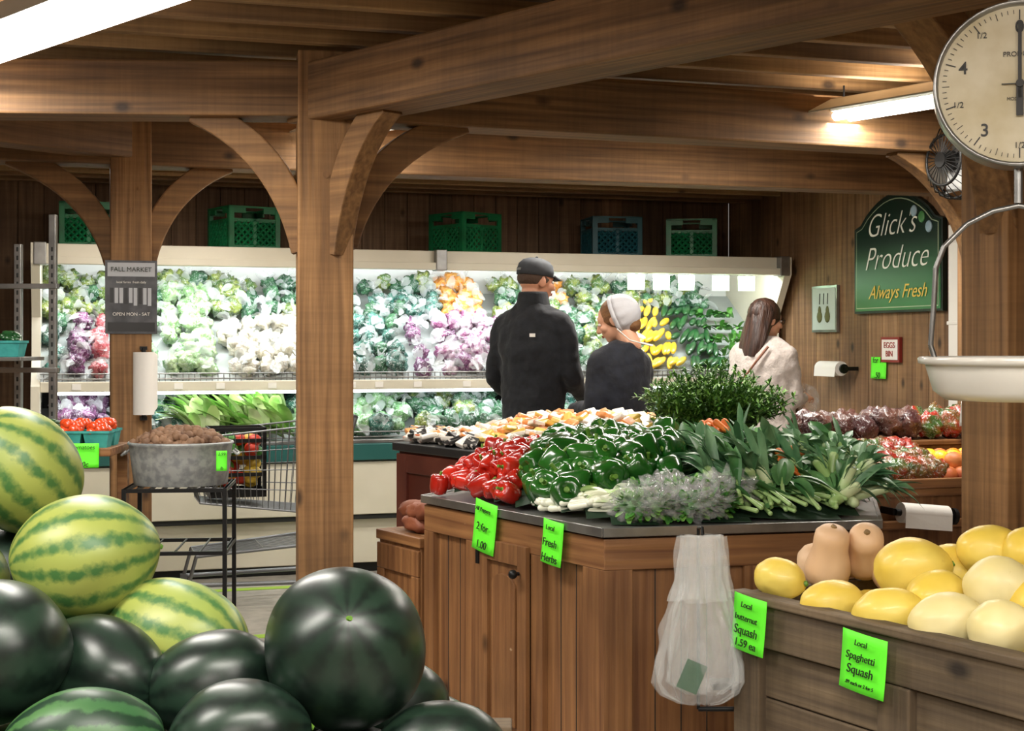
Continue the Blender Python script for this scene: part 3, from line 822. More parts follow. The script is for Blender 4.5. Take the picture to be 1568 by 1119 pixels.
rollholder('wall_paper_towel_roll',xf(wall_pt(-.75,1.24,.10),WR)@Matrix.Translation((-.32,0,0)),.26,.045)
def tag(name,loc,yaw,w,h,lines,size,m=m_green,roll=0.0,tilt=0.0):
    r=empty(name,loc,(0,0,0)); r.rotation_euler=(Matrix.Rotation(yaw,4,'Z')@Matrix.Rotation(tilt,4,'X')@Matrix.Rotation(roll,4,'Y')).to_euler()
    b=MB(); vs=[];fs=[]; n=6
    for i in range(n+1):
        for j in range(n+1):
            x=-w/2+w*i/n; z=-h/2+h*j/n
            vs.append((x,-.004*sin(pi*i/n)-.005*(1-j/n)**2,z))
    for i in range(n):
        for j in range(n):
            a=i*(n+1)+j; fs.append((a,a+n+1,a+n+2,a+1))
    b.add(vs,fs,0,True); b.obj('card',[m],r,solid=.0012)
    k=len(lines)
    for i,s in enumerate(lines):
        z=h*.34-(h*.70)*(i/(max(1,k-1))) if k>1 else 0
        sz=size*(.62 if (i==0 and k>2) else 1)
        sz=min(sz,w*.86/(.54*max(1,len(s))))
        text(s,sz,m_ink,r,(0,-.0115,z),shear=.15)
    return r
tag('price_tag',wall_pt(-.98,1.25-.0,.015),WR,.17,.13,['for 1','.50'],.05)
b=MB(); b.box2((-.1,-.02,-.075),(.1,0,.075),0); b.box2((-.085,-.023,-.06),(.085,-.018,.06),1)
o=b.obj('framed_notice',[mat('notice_red','#8a2a24',.5),m_paper],M=xf(wall_pt(-1.12,1.36,.005),WR)); text('EGGS\nBIN',.05,mat('notice_ink','#a02820',.5),o,(0,-.026,0))
tag('beet_price_card',(1.67,5.17,1.14),radians(5),.085,.09,['Red Beets','1.50'],.018,m_paper,roll=.1)
b=MB(); b.cyl((1.67,5.18,.89),(1.67,5.18,1.18),.003,seg=6); b.obj('card_stand',[m_black])
# fan on a bracket from the right post
fn=empty('wall_fan',(1.775,5.70,2.13),(0,0,radians(-66)))
b=MB(); R0=.150
for k in range(28):
    a=2*pi*k/28; c,s=cos(a),sin(a)
    b.tube([(.03*c,-.07,.03*s),(.10*c,-.06,.10*s),(R0*c,-.02,R0*s),(R0*c,.03,R0*s)],.002,0,5)
for rr,y in ((R0,0.0),(.10,-.058),(R0,.03)):
    pts=[(rr*cos(2*pi*k/32),y,rr*sin(2*pi*k/32)) for k in range(33)]; b.tube(pts,.006,0,6)
b.cyl((0,-.03,0),(0,.10,0),.04,m=0,seg=16)
b.cyl((0,.10,0),(0,.16,0),.018,m=0)
b.cyl((0,-.078,0),(0,-.068,0),.03,m=0,seg=20)
for k in range(5):
    a=k*2*pi/5; T=Matrix.Rotation(a,4,'Y')
    vs=[(.03,-.02,-.025),(.12,-.03,-.06),(.135,.01,.04),(.03,.0,.03)]
    b.add(vs,[(0,1,2,3)],1,True,T)
b.obj('cage_and_blades',[m_black,m_metal],fn)

# ------------------------------------------------------------------ hanging scale
sc=empty('hanging_produce_scale',(1.033,2.9,1.923),(0,0,radians(-16)))
m_face=mat('scale_face','#d8ceb2',.5,col2='#c4b690',scale=9,detail=6)
b=MB(); r=.168
def ring(rr,y,n=48): return [V((rr*cos(2*pi*k/n),y,rr*sin(2*pi*k/n))) for k in range(n)]
b.loft([ring(r*.935,-.03),ring(r*.95,-.046),ring(r*.985,-.05),ring(r,-.04),ring(r,.035),ring(r*.96,.045)],0,True,False)
b.loft([ring(r*.96,.045),ring(r*.5,.05)],0,True,True)
b.loft([ring(r*.94,-.031),ring(.003,-.031)],1,True,False,False)
b.obj('dial_housing',[m_metal,m_face],sc)
b=MB()
for k in range(80):
    a=2*pi*k/80; L=.020 if k%8==0 else (.014 if k%4==0 else .008); ro=r*.89
    M=Matrix.Rotation(a,4,'Y')
    b.box((0,-.033,ro-L/2),(.0022 if k%8==0 else .0012,.001,L),0,T=M)
b.box((0,-.04,.048),(.007,.002,.155),0); b.box((0,-.04,-.035),(.014,.002,.06),0)
b.cyl((0,-.045,0),(0,-.033,0),.008,m=0,seg=16); b.box((0,-.037,0),(.07,.001,.002),0)
b.obj('ticks_and_hand',[mat('dial_ink','#1a1712',.5),m_chrome],sc)
m_di=mat('dial_numbers','#1a1712',.5)
for i in range(5):
    a=radians(72*i); text(str(i),.036,m_di,sc,(sin(a)*r*.68,-.033,cos(a)*r*.68),off=.0003)
    a=radians(72*i+36); text('1/2',.017,m_di,sc,(sin(a)*r*.74,-.033,cos(a)*r*.74))
text('PRODUCE',.014,m_di,sc,(0,-.033,.06)); text('MODEL 5 LB',.009,m_di,sc,(0,-.033,-.03))
b=MB()
b.cyl((0,0,r),(0,0,ZC-.085-1.923),.008,m=0,seg=10); b.cyl((0,0,r-.01),(0,0,r+.03),.02,m=0,seg=12)
b.cyl((0,0,-r-.07),(0,0,-r+.01),.009,m=0,seg=10)
for s in (-1,1):
    b.tube([(0,0,-r-.075),(s*.05,0,-r-.085),(s*.10,0,-r-.11),(s*.145,0,-r-.155),(s*.162,0,-r-.20),(s*.166,0,-r-.28),(s*.172,0,-r-.36),(s*.16,0,-r-.40)],.0055,0,8)
b.obj('hook_and_bail',[m_metal],sc)
b=MB(); zr=-.551
pr=[(.195,0),(.199,-.004),(.197,-.014),(.184,-.016),(.180,-.03),(.168,-.07),(.145,-.088),(.0,-.09)]
inn=[(.195,0),(.181,-.006),(.16,-.066),(.14,-.082),(.0,-.084)]
lat=lambda rr,z,n=48:[V((max(rr,.001)*cos(2*pi*k/n),max(rr,.001)*sin(2*pi*k/n),zr+z)) for k in range(n)]
b.loft([lat(a_,z_) for a_,z_ in pr],0,True,False); b.loft([lat(a_,z_) for a_,z_ in inn],0,True,False)
b.obj('enamel_pan',[mat('white_enamel','#dedbd2',.25,coat=.5)],sc)

# ------------------------------------------------------------------ squash bin
bx=xf((.532,3.4,0),atan2(-.862,.507))
BLn=1.15; BD=.62
sb=MB()
sb.box2((0,0,.69),(BLn,.03,.806),0); sb.box2((0,BD-.03,.69),(BLn,BD,.806),0)
sb.box2((-.01,-.012,.790),(BLn+.01,.04,.81),0)
for k in range(5):
    sb.box2((0,.02,.10+k*.118),(BLn,.04,.214+k*.118),0)
sb.box2((0,BD-.04,.05),(BLn,BD-.02,.69),0)
sb.box2((.0,.0,.08),(BLn,.03,.16),0)
sb.box2((0,.03,.62),(BLn,BD-.03,.66),0)
o=sb.obj('squash_bin',[w_bin],M=bx,bevel=.004)
sb=MB()
for xx in (0,.47,BLn-.09): sb.box2((xx,-.004,0),(xx+.09,.045,.688),0); sb.box2((xx,BD-.045,0),(xx+.09,BD+.004,.69),0)
for xx in (0,BLn-.03): sb.box2((xx,.03,.1),(xx+.03,BD-.03,.806),0)
s2=sb.obj('uprights',[w_binz],o,bevel=.004)
m_ys=mat('spaghetti_squash_skin','#e6c444',.45,col2='#efd668',scale=4,coat=.1,spots='#c9a040',spot_scale=24,spot_lo=.68,spot_mix=.4)
m_ys2=mat('pale_squash_skin','#e6d48c',.48,col2='#ede0a8',scale=5,coat=.08,spots='#cdb66a',spot_scale=24,spot_lo=.66,spot_mix=.4)
m_bn=mat('butternut_skin','#d8b088',.52,col2='#e0be98',scale=3,bump=.1)
SQ=[(.643,3.41,.835,.062,.05,0),(.914,3.243,.885,.088,.070,0),(.727,3.226,.81,.075,.052,0),(.814,3.078,.815,.08,.055,0),(.902,2.949,.822,.078,.06,1),(.978,2.837,.827,.07,.06,1),
(1.0385,3.032,.88,.075,.066,1),(1.093,3.235,.925,.08,.06,0),(1.027,3.309,.87,.07,.065,0),(1.165,3.18,.93,.075,.06,0),(.93,3.11,.845,.075,.058,0),(1.10,3.0,.85,.07,.065,0),(1.12,2.83,.86,.075,.06,1),(1.06,2.68,.85,.07,.06,0),(1.17,3.05,.90,.07,.06,0)]
sqroot=empty('spaghetti_squash_pile')
def squash(c,rx,ry,m):
    b=MB(); a=random.uniform(-.5,.5)
    R=rot(random.uniform(-.25,.25),random.uniform(-.2,.2),a)
    b.ball((0,0,0),(rx,ry*1.02,ry),0,4,nz=.06,nf=1.5,seed=random.random()*9)
    b.cyl((rx*.97,0,0),(rx*1.08,0,.004),.008,.006,1,8)
    b.obj('squash',[m,m_stem],sqroot,M=Matrix.Translation(c)@R.to_4x4())
for q in SQ: squash(q[:3],q[3],q[4],(m_ys,m_ys2)[q[5]])
for i in range(5):
    for j in range(3):
        p=bx@V((.13+i*.2,.15+j*.16,.735)); squash(p,.08,.065,random.choice((m_ys,m_ys2)))
def butternut(c,R):
    prof=[(-.072,.0),(-.071,.02),(-.063,.040),(-.045,.053),(-.02,.056),(.005,.050),(.03,.043),(.055,.043),(.072,.041),(.084,.030),(.089,.014),(.089,.0)]
    rings=[[V((max(r_,.0008)*cos(2*pi*k/28),max(r_,.0008)*sin(2*pi*k/28),z)) for k in range(28)] for z,r_ in prof]
    b=MB(); b.loft(rings,0); b.cyl((0,0,.087),(.003,0,.093),.008,.007,1,8)
    b.obj('butternut_squash',[m_bn,mat('dry_stem','#8a6e44',.7)],M=Matrix.Translation(c)@R.to_4x4())
butternut((.772,3.465,.872),rot(.35,.05,0)); butternut((.868,3.50,.885),rot(.75,-.5,.3)); butternut((.95,3.47,.85),rot(1.2,.3,.6)); butternut((.80,3.62,.84),rot(1.35,.2,1.0))
yb=atan2(-.862,.507)
def bin_pt(a_,b_,z): return bx@V((a_,b_,z))
tag('butternut_price_sign',bin_pt(.085,-.026,.745),yb,.115,.13,['Local','butternut','Squash','1.59 ea'],.030,roll=.07)
tag('spaghetti_price_sign',bin_pt(.455,-.026,.725),yb,.13,.125,['Local','Spaghetti','Squash','.89 each or 2 for 5'],.028,roll=.06)
tag('pepper_price_sign',(-.082,4.335,.84),atan2(-.84,.54),.125,.155,['All Peppers','2 for','1.00'],.034,roll=.12)
tag('herb_price_sign',(.115,4.028,.835),atan2(-.84,.54),.10,.125,['Local','Fresh','Herbs'],.032,roll=.08)

# produce bag dispenser
bgroot=empty('plastic_bag_dispenser',(.448,3.36,0))
m_plastic=mat('thin_poly_bag','#eef0ee',.16,alpha=.17,bump=1.0,bscale=24,coat=.8)
m_plastic2=mat('folded_poly_bags','#eef0ee',.2,alpha=.24,bump=1.0,bscale=24,coat=.6)
def bagshell(prof,amp,seed,sx=1.0,sy=1.0,dx=0.0,fold=9):
    rings=[]
    zs=[]
    for i in range(len(prof)-1):
        for q in range(5):
            t=q/5; zs.append(tuple(prof[i][k]*(1-t)+prof[i+1][k]*t for k in range(3)))
    zs.append(prof[-1])
    for z,rx,ry in zs:
        rg=[]; dn=(.945-z)
        for k in range(96):
            a=2*pi*k/96
            f=1+amp*noise.noise(V((cos(a)*2.2+seed,sin(a)*2.2,z*7)))+amp*.6*noise.noise(V((cos(a)*6,sin(a)*6+seed,z*16)))+.11*sin(fold*a+z*14)*min(1,dn*6+.3)
            rg.append(V((rx*sx*f*cos(a)+dx,ry*sy*f*sin(a),z+.006*noise.noise(V((a*2,z*9,seed))))))
        rings.append(rg)
    b=MB(); b.loft(rings,0,True,False); return b
prof=[(.945,.052,.012),(.90,.054,.018),(.84,.058,.024),(.79,.070,.036),(.72,.086,.048),(.65,.098,.052),(.60,.10,.048),(.57,.085,.036),(.55,.05,.02),(.545,.02,.008)]
bagshell(prof,.26,0).obj('outer_bag',[m_plastic],bgroot)
bagshell([(q[0]+.02*(q[0]<.6),q[1],q[2]) for q in prof[:-1]],.34,5,.78,.6,.006,7).obj('middle_bags',[m_plastic],bgroot)
bagshell(prof[:4],.2,9,.9,.6,-.002,5).obj('folded_top',[m_plastic2],bgroot)
b=MB(); b.box((-.03,-.056,.625),(.05,.002,.07),0,rz=-.1,R=rot(0,.4,0)); b.obj('printed_label',[mat('label_green','#4a7458',.5,alpha=.5)],bgroot)
b=MB(); b.cyl((0,.06,.52),(0,.06,.955),.004,m=0,seg=8); b.tube([(0,.06,.955),(0,-.01,.965),(0,-.02,.95)],.004,0,6)
b.box2((.03,.02,.575),(.13,.08,.59),0); b.cyl((0,.06,.52),(.12,.06,.52),.006,m=0,seg=8)
b.obj('wire_holder',[m_black],bgroot)

# ------------------------------------------------------------------ watermelons
def melonmat(name,base,base2,stripe,freq,lo,hi,rough=.42,coat=.06,dist=3.2):
    m=bpy.data.materials.new(name); m.use_nodes=True; nt=m.node_tree; n=nt.nodes; l=nt.links
    bs=n['Principled BSDF']; bs.inputs['Roughness'].default_value=rough; bs.inputs['Coat Weight'].default_value=coat; bs.inputs['Coat Roughness'].default_value=.3
    tc=n.new('ShaderNodeTexCoord'); sx=n.new('ShaderNodeSeparateXYZ'); l.new(tc.outputs['Object'],sx.inputs[0])
    at=n.new('ShaderNodeMath'); at.operation='ARCTAN2'; l.new(sx.outputs['Y'],at.inputs[0]); l.new(sx.outputs['X'],at.inputs[1])
    nz=n.new('ShaderNodeTexNoise'); nz.inputs['Scale'].default_value=19; nz.inputs['Detail'].default_value=6; nz.inputs['Roughness'].default_value=.75; l.new(tc.outputs['Object'],nz.inputs['Vector'])
    ml=n.new('ShaderNodeMath'); ml.operation='MULTIPLY'; ml.inputs[1].default_value=freq; l.new(at.outputs[0],ml.inputs[0])
    nn=n.new('ShaderNodeMath'); nn.operation='MULTIPLY_ADD'; nn.inputs[1].default_value=dist; l.new(nz.outputs['Fac'],nn.inputs[0]); l.new(ml.outputs[0],nn.inputs[2])
    sn=n.new('ShaderNodeMath'); sn.operation='SINE'; l.new(nn.outputs[0],sn.inputs[0])
    n2=n.new('ShaderNodeTexNoise'); n2.inputs['Scale'].default_value=60; n2.inputs['Detail'].default_value=7; l.new(tc.outputs['Object'],n2.inputs['Vector'])
    ad=n.new('ShaderNodeMath'); ad.operation='MULTIPLY_ADD'; ad.inputs[1].default_value=2.8; l.new(n2.outputs['Fac'],ad.inputs[0]); l.new(sn.outputs[0],ad.inputs[2])
    cr=n.new('ShaderNodeValToRGB'); cr.color_ramp.elements[0].position=lo; cr.color_ramp.elements[0].color=(0,0,0,1); cr.color_ramp.elements[1].position=hi; cr.color_ramp.elements[1].color=(1,1,1,1)
    mr=n.new('ShaderNodeMapRange'); mr.inputs['From Min'].default_value=-1; mr.inputs['From Max'].default_value=3.6; l.new(ad.outputs[0],mr.inputs['Value']); l.new(mr.outputs[0],cr.inputs['Fac'])
    n3=n.new('ShaderNodeTexNoise'); n3.inputs['Scale'].default_value=5; l.new(tc.outputs['Object'],n3.inputs['Vector'])
    c3=n.new('ShaderNodeValToRGB'); c3.color_ramp.elements[0].position=.4; c3.color_ramp.elements[0].color=hexc(base); c3.color_ramp.elements[1].position=.65; c3.color_ramp.elements[1].color=hexc(base2); l.new(n3.outputs['Fac'],c3.inputs['Fac'])
    mx=n.new('ShaderNodeMixRGB'); l.new(cr.outputs['Color'],mx.inputs['Fac']); l.new(c3.outputs['Color'],mx.inputs['Color1']); mx.inputs['Color2'].default_value=hexc(stripe)
    l.new(mx.outputs[0],bs.inputs['Base Color'])
    return m
mm_l=melonmat('striped_melon_rind','#8a9c4c','#a2aa54','#44703a',13,.44,.74)
mm_m=melonmat('mid_melon_rind','#2f5a34','#456f3c','#16341f',11,.42,.60)
mm_d=melonmat('dark_melon_rind','#182a20','#24382b','#101d17',10,.40,.75,.34,.12)
def melon(c,r,m,R):
    b=MB(); 
    vs,fs=ico(5); off=V((random.random()*9,0,0))
    b.add([V((p.x*r[0],p.y*r[0],p.z*r[1]))*(1+.04*noise.noise(p*1.3+off)) for p in vs],fs,0,True)
    b.cyl((0,0,r[1]*.985),(0.004,0,r[1]*1.04),.006,.004,1,8)
    b.obj('watermelon',[m,m_stem],M=Matrix.Translation(c)@R.to_4x4())
hz=lambda a,t=0: rot(0,pi/2+t,a)
melon((-.276,2.35,.895),(.134,.137),mm_d,rot(1.0,.25,0))
melon((-.780,2.60,1.010),(.113,.133),mm_l,hz(.35,-.1))
melon((-.965,2.78,1.150),(.115,.135),mm_l,hz(.9,.75))
melon((-.604,2.58,.870),(.100,.135),mm_l,hz(-.3,.25))
melon((-.835,2.30,.900),(.115,.125),mm_d,hz(1.3))
melon((-.700,2.42,.840),(.095,.125),mm_d,hz(-.5,.2))
melon((-.500,2.40,.825),(.088,.115),mm_d,hz(.3,-.15))
melon((-.655,2.18,.785),(.085,.12),mm_m,hz(.3))
melon((-.425,2.22,.785),(.088,.11),mm_d,hz(.2,-.1))
melon((-.115,2.30,.735),(.085,.11),mm_d,hz(.1))
melon((-1.04,2.58,.960),(.11,.13),mm_l,hz(1.0))
melon((-.90,2.52,.86),(.09,.12),mm_m,hz(.4))
melon((-.42,2.58,.76),(.095,.12),mm_d,hz(1.2)); melon((-.22,2.58,.74),(.09,.11),mm_d,hz(.5))
melon((-1.05,2.35,.80),(.11,.13),mm_d,hz(.2)); melon((-1.0,2.85,.92),(.12,.14),mm_d,hz(.3)); melon((-.72,2.80,.82),(.11,.13),mm_l,hz(.3))
melon((-.30,2.12,.68),(.10,.11),mm_d,hz(.3)); melon((-.27,2.36,.665),(.1,.12),mm_d,hz(0)); melon((-.85,2.1,.72),(.1,.12),mm_d,hz(0))
for i in range(5):
    for j in range(4):
        melon((-1.12+i*.235,2.08+j*.24,.60),(.115,.13),random.choice((mm_d,mm_m)),hz(random.random()*3))
b=MB()
x0,x1,y0,y1=-1.28,-.02,1.9,3.02
for z0,z1 in ((.0,.19),(.2,.39),(.4,.58)):
    b.box2((x0,y0,z0),(x1,y0+.03,z1)); b.box2((x0,y1-.03,z0),(x1,y1,z1)); b.box2((x0,y0+.03,z0),(x0+.03,y1-.03,z1)); b.box2((x1-.03,y0+.03,z0),(x1,y1-.03,z1))
b.box2((x0+.03,y0+.03,.42),(x1-.03,y1-.03,.47))
for xx in (x0-.02,x1-.06):
    for yy in (y0-.02,y1-.06): b.box2((xx,yy,0),(xx+.08,yy+.08,.6))
b.obj('watermelon_bin',[w_bin],bevel=.004)

# ------------------------------------------------------------------ left stand with tub
st=empty('black_plant_stand',(-1.28,5.5,0),(0,0,.1))
b=MB(); hw=.185; zt=.855
for sx_ in (-1,1):
    for sy_ in (-1,1): b.box2((sx_*hw-.008,sy_*hw-.008,0),(sx_*hw+.008,sy_*hw+.008,zt))
for z in (zt,.62,.16):
    for s in (-1,1):
        b.box2((-hw,s*hw-.007,z-.014),(hw,s*hw+.007,z)); b.box2((s*hw-.007,-hw,z-.014),(s*hw+.007,hw,z))
for k in range(9):
    x=-hw+k*hw/4; b.box2((x-.004,-hw,zt-.01),(x+.004,hw,zt))
for k in range(5):
    x=-hw+k*hw/2; b.box2((x-.003,-hw,.615),(x+.003,hw,.62))
b.obj('stand_frame',[m_black],st)
b=MB()
pr=[(.175,0),(.178,.004),(.190,.10),(.196,.15),(.203,.158),(.199,.165),(.192,.16),(.186,.12),(.17,.02),(.001,.02)]
b.loft([[V((r_*1.0*cos(2*pi*k/40),r_*.85*sin(2*pi*k/40),z)) for k in range(40)] for r_,z in pr],0,True,True)
for s in (-1,1): b.tube([(s*.200,-.04,.13),(s*.218,-.04,.115),(s*.218,.04,.115),(s*.200,.04,.13)],.005,0,8)
m_galv=mat('galvanised_steel','#a3a6a4',.5,metal=.3,col2='#85898a',scale=34,detail=3,ramp=(.4,.6))
tub=b.obj('galvanised_tub',[m_galv],M=xf((-1.28,5.5,.856),.1))
b=MB()
for i in range(190):
    a=random.uniform(0,6.28); rr=sqrt(random.random())*.178
    b.ball((rr*cos(a),rr*.85*sin(a),.148+.055*(1-(rr/.18)**2)+random.uniform(-.01,.012)),(.019,.022,.017),random.randrange(2),2,R=rrot(),nz=.3,seed=i)
b.ball((0,0,.10),(.165,.14,.07),0,3)
b.obj('mushrooms',[mat('mushroom_brown','#5f4432',.7,col2='#8a6a50',scale=10),mat('mushroom_tan','#7f6149',.7)],tub)
tag('tub_price_tag',(-1.085,5.315,.96),.2,.04,.075,['2.99','lb'],.016)

# tiered rack with teal baskets at far left
b=MB(); T=xf((-1.72,5.15,0),.05)
b.box2((-.55,.1,.98),(.24,.45,1.01),0); b.box2((-.55,-.15,.76),(.24,.12,.79),0)
for xx in (-.5,.2):
    b.box2((xx,.38,0),(xx+.04,.42,1.0),0); b.box2((xx,-.12,0),(xx+.04,-.08,.78),0); b.box2((xx,-.12,.60),(xx+.04,.42,.64),0)
b.obj('tiered_wooden_stand',[w_counterh],M=T,bevel=.003)
m_bask=mat('teal_pulp_basket','#2f8a86',.7,col2='#3c9c96',scale=20,bump=.3)
m_tom=mat('tomato_skin','#d8481e',.25,coat=.5); m_pat=mat('patty_squash','#e0d43a',.35)
def basket(name,x,y,z,kind,T=T,w=.095):
    b=MB(); t=w/2; bt=t*.78; h=.06
    for k in range(4):
        M=T@Matrix.Translation((x,y,z))@Matrix.Rotation(k*pi/2,4,'Z')
        b.add([(-bt,-bt,0),(bt,-bt,0),(t,-t,h),(-t,-t,h),(-bt,-bt+.004,0),(bt,-bt+.004,0),(t-.004,-t+.004,h),(-t+.004,-t+.004,h)],[(0,1,2,3),(4,7,6,5),(2,6,7,3)],0,False,M)
        b.add([(-t-.003,-t-.003,h-.006),(t+.003,-t-.003,h-.006),(t+.003,-t-.003,h+.003),(-t-.003,-t-.003,h+.003)],[(0,1,2,3)],0,False,M)
    b.box((x,y,z+.005),(bt*2,bt*2,.006),0,T=T)
    for i in range(18):
        px=x+random.uniform(-.03,.03); py=y+random.uniform(-.03,.03); pz=z+.055+random.uniform(0,.035)
        if kind==0: b.ball((px,py,pz),(.014,.03,.013),1,2,R=rot(.2,0,random.uniform(0,3)),T=T)
        elif kind==1: b.ball((px,py,pz),(.02,.02,.019),2,2,T=T)
        else: b.ball((px,py,pz+.01),(.02,.034,.02),3,2,R=rot(.3,0,random.uniform(0,3)),T=T)
    b.obj(name,[m_bask,pm['zuc'],m_tom,m_pat])
for yy in (.17,.29):
    for i in range(4): basket('jalapeno_basket',-.33+i*.1,yy,1.01,0)
for i in range(2): basket('tomato_basket',.08+i*.1,.17,1.01,1); basket('tomato_basket',.08+i*.1,.29,1.01,1)
for xx in (.06,-.06,-.18,-.3): basket('yellow_squash_basket',xx,-.05,.79,2,w=.11)
tag('jalapeno_price_sign',tuple(T@V((.0,.092,.985))),.05,.095,.09,['Jalapeno','Peppers'],.022)
tag('tomato_price_sign',tuple(T@V((.145,.092,.985))),.05,.11,.09,['tomatoes','50c'],.026)
b=MB()
for x in (-2.0,-1.86):
    b.box2((x-.014,5.75,0),(x+.014,5.78,1.92 if x>-1.9 else 1.80),0)
    z=.3
    while z<1.78: b.box2((x-.004,5.748,z),(x+.004,5.752,z+.018),1); z+=.035
for z in (1.62,1.28): b.box2((-2.4,5.745,z),(-1.84,5.785,z+.02),0)
b.box2((-2.4,5.50,1.33),(-1.90,5.78,1.345),0); b.box2((-2.4,5.5,0),(-2.37,5.78,.03),0); b.box2((-2.38,5.755,0),(-2.36,5.78,1.7),0); b.box2((-2.05,5.6,0),(-1.82,5.8,.03),0)
b.obj('metal_display_rack',[m_metal,m_dark],bevel=.002)
Tn=Matrix.Identity(4)
for x in (-2.18,-2.08,-1.97): basket('jalapeno_basket',x,5.60,1.346,0,Tn)

# poster and paper towel on the back post
pz=xf((BP[0],BP[1],0),ANG)
pr_=empty('poster'); pr_.matrix_world=pz@Matrix.Translation((.0,-.092,1.60))
b=MB(); b.box2((-.11,-.003,-.16),(.11,.001,.16),0); b.box2((-.10,-.005,.09),(.10,-.003,.15),1); b.box2((-.10,-.005,-.15),(.10,-.003,-.11),2)
for i in range(9): b.box2((-.09+i*.02,-.005,-.03+random.uniform(-.01,.01)),(-.075+i*.02,-.004,.04),1 if i%3 else 2)
b.obj('sheet',[mat('poster_grey','#55565a',.4,col2='#303136',scale=12),mat('poster_light','#b9bcc0',.4),mat('poster_dark','#17181a',.4)],pr_)
text('FALL MARKET',.028,m_ink,pr_,(0,-.0065,.12)); text('local farms  fresh daily',.014,m_paper,pr_,(0,-.0065,.065)); text('OPEN MON - SAT',.02,m_paper,pr_,(0,-.0065,-.075))
b=MB(); b.cyl((.05,-.16,1.09),(.05,-.16,1.36),.045,m=0,seg=24); b.cyl((.05,-.16,1.07),(.05,-.16,1.38),.01,m=1,seg=8)
b.box2((.035,-.165,1.37),(.065,-.087,1.385),1); b.box2((.035,-.165,1.065),(.065,-.087,1.08),1)
b.add([(.095,-.16,1.36),(.095,-.16,1.10),(.11,-.13,1.12),(.11,-.13,1.35)],[(0,1,2,3)],0)
b.obj('paper_towel_roll',[m_paper,m_black],M=pz)

# ------------------------------------------------------------------ shopping cart
ct=xf((-1.36,7.72,0),ANG)
cart=MB(); b=cart; r_=.012
for s in (-1,1):
    b.tube([(-.40,s*.17,.13),(.30,s*.24,.13),(.38,s*.25,.22),(.36,s*.25,.60),(.47,s*.25,1.0)],r_,0,8)
    b.tube([(-.40,s*.17,.13),(-.36,s*.17,.28),(.36,s*.24,.34)],r_*.8,0,8)
    for xx,yy in ((-.40,.17),(.30,.24)):
        b.cyl((xx,s*yy-.012,.06),(xx,s*yy+.012,.06),.06,m=1,seg=20); b.cyl((xx,s*yy-.016,.06),(xx,s*yy+.016,.06),.02,m=0,seg=10)
        b.box2((xx-.018,s*yy-.022,.06),(xx+.018,s*yy-.016,.14),0); b.box2((xx-.018,s*yy+.016,.06),(xx+.018,s*yy+.022,.14),0)
b.cyl((.47,-.25,1.0),(.47,.25,1.0),.014,m=1,seg=10)
def lerp(a,b_,t): return V(a)+(V(b_)-V(a))*t
B0=[V((-.34,-.18,.56)),V((.36,-.23,.48)),V((.36,.23,.48)),V((-.34,.18,.56))]
B1=[V((-.42,-.24,.90)),V((.44,-.27,.98)),V((.44,.27,.98)),V((-.42,.24,.90))]
for k in range(4):
    a0,a1=B0[k],B0[(k+1)%4]; c0,c1=B1[k],B1[(k+1)%4]
    for t in (0,.25,.5,.75,1): b.cyl(lerp(a0,c0,t),lerp(a1,c1,t),.006 if t in(0,1) else .003,seg=6)
    n=24 if k%2==0 else 12
    for i in range(n+1): b.cyl(lerp(a0,a1,i/n),lerp(c0,c1,i/n),.0026,seg=5)
for i in range(13): b.cyl(lerp(B0[0],B0[3],i/12),lerp(B0[1],B0[2],i/12),.0026,seg=5)
for i in range(11):
    y=-.18+i*.036; b.cyl((-.36,y*.95,.28),(.34,y*1.25,.33),.003,seg=5)
for t in (.0,.5,1): b.cyl((-.36+t*.7,-.17-.06*t,.28+.05*t),(-.36+t*.7,.17+.06*t,.28+.05*t),.004,seg=6)
b.obj('shopping_cart',[mat('cart_zinc','#7e8082',.35,metal=.8),mat('rubber_grey','#3a3a3c',.6)],M=ct)
b=MB(); T=ct@Matrix.Translation((-.14,-.02,.60))
b.box2((-.15,-.12,-.02),(.15,.12,0),0,T)
for k in range(4):
    M=T@Matrix.Rotation(k*pi/2,4,'Z'); w_=.15 if k%2==0 else .12; d_=.12 if k%2==0 else .15
    for z in (0,.09,.18,.27,.33): b.box2((-w_,-d_,z),(w_,-d_+.008,z+.02),0,M)
    b.box2((-w_,-d_,0),(-w_+.02,-d_+.01,.35),0,M); b.box2((w_-.02,-d_,0),(w_,-d_+.01,.35),0,M)
for i in range(40): b.ball((random.uniform(-.11,.11),random.uniform(-.09,.09),random.uniform(.05,.3)),(.04,.04,.035),1+random.randrange(3),2,T=T)
b.obj('hand_basket_of_produce',[m_black,mat('basket_red','#b8321c',.4),mat('basket_green','#3f7a2c',.4),mat('basket_yellow','#c9a83a',.4)])

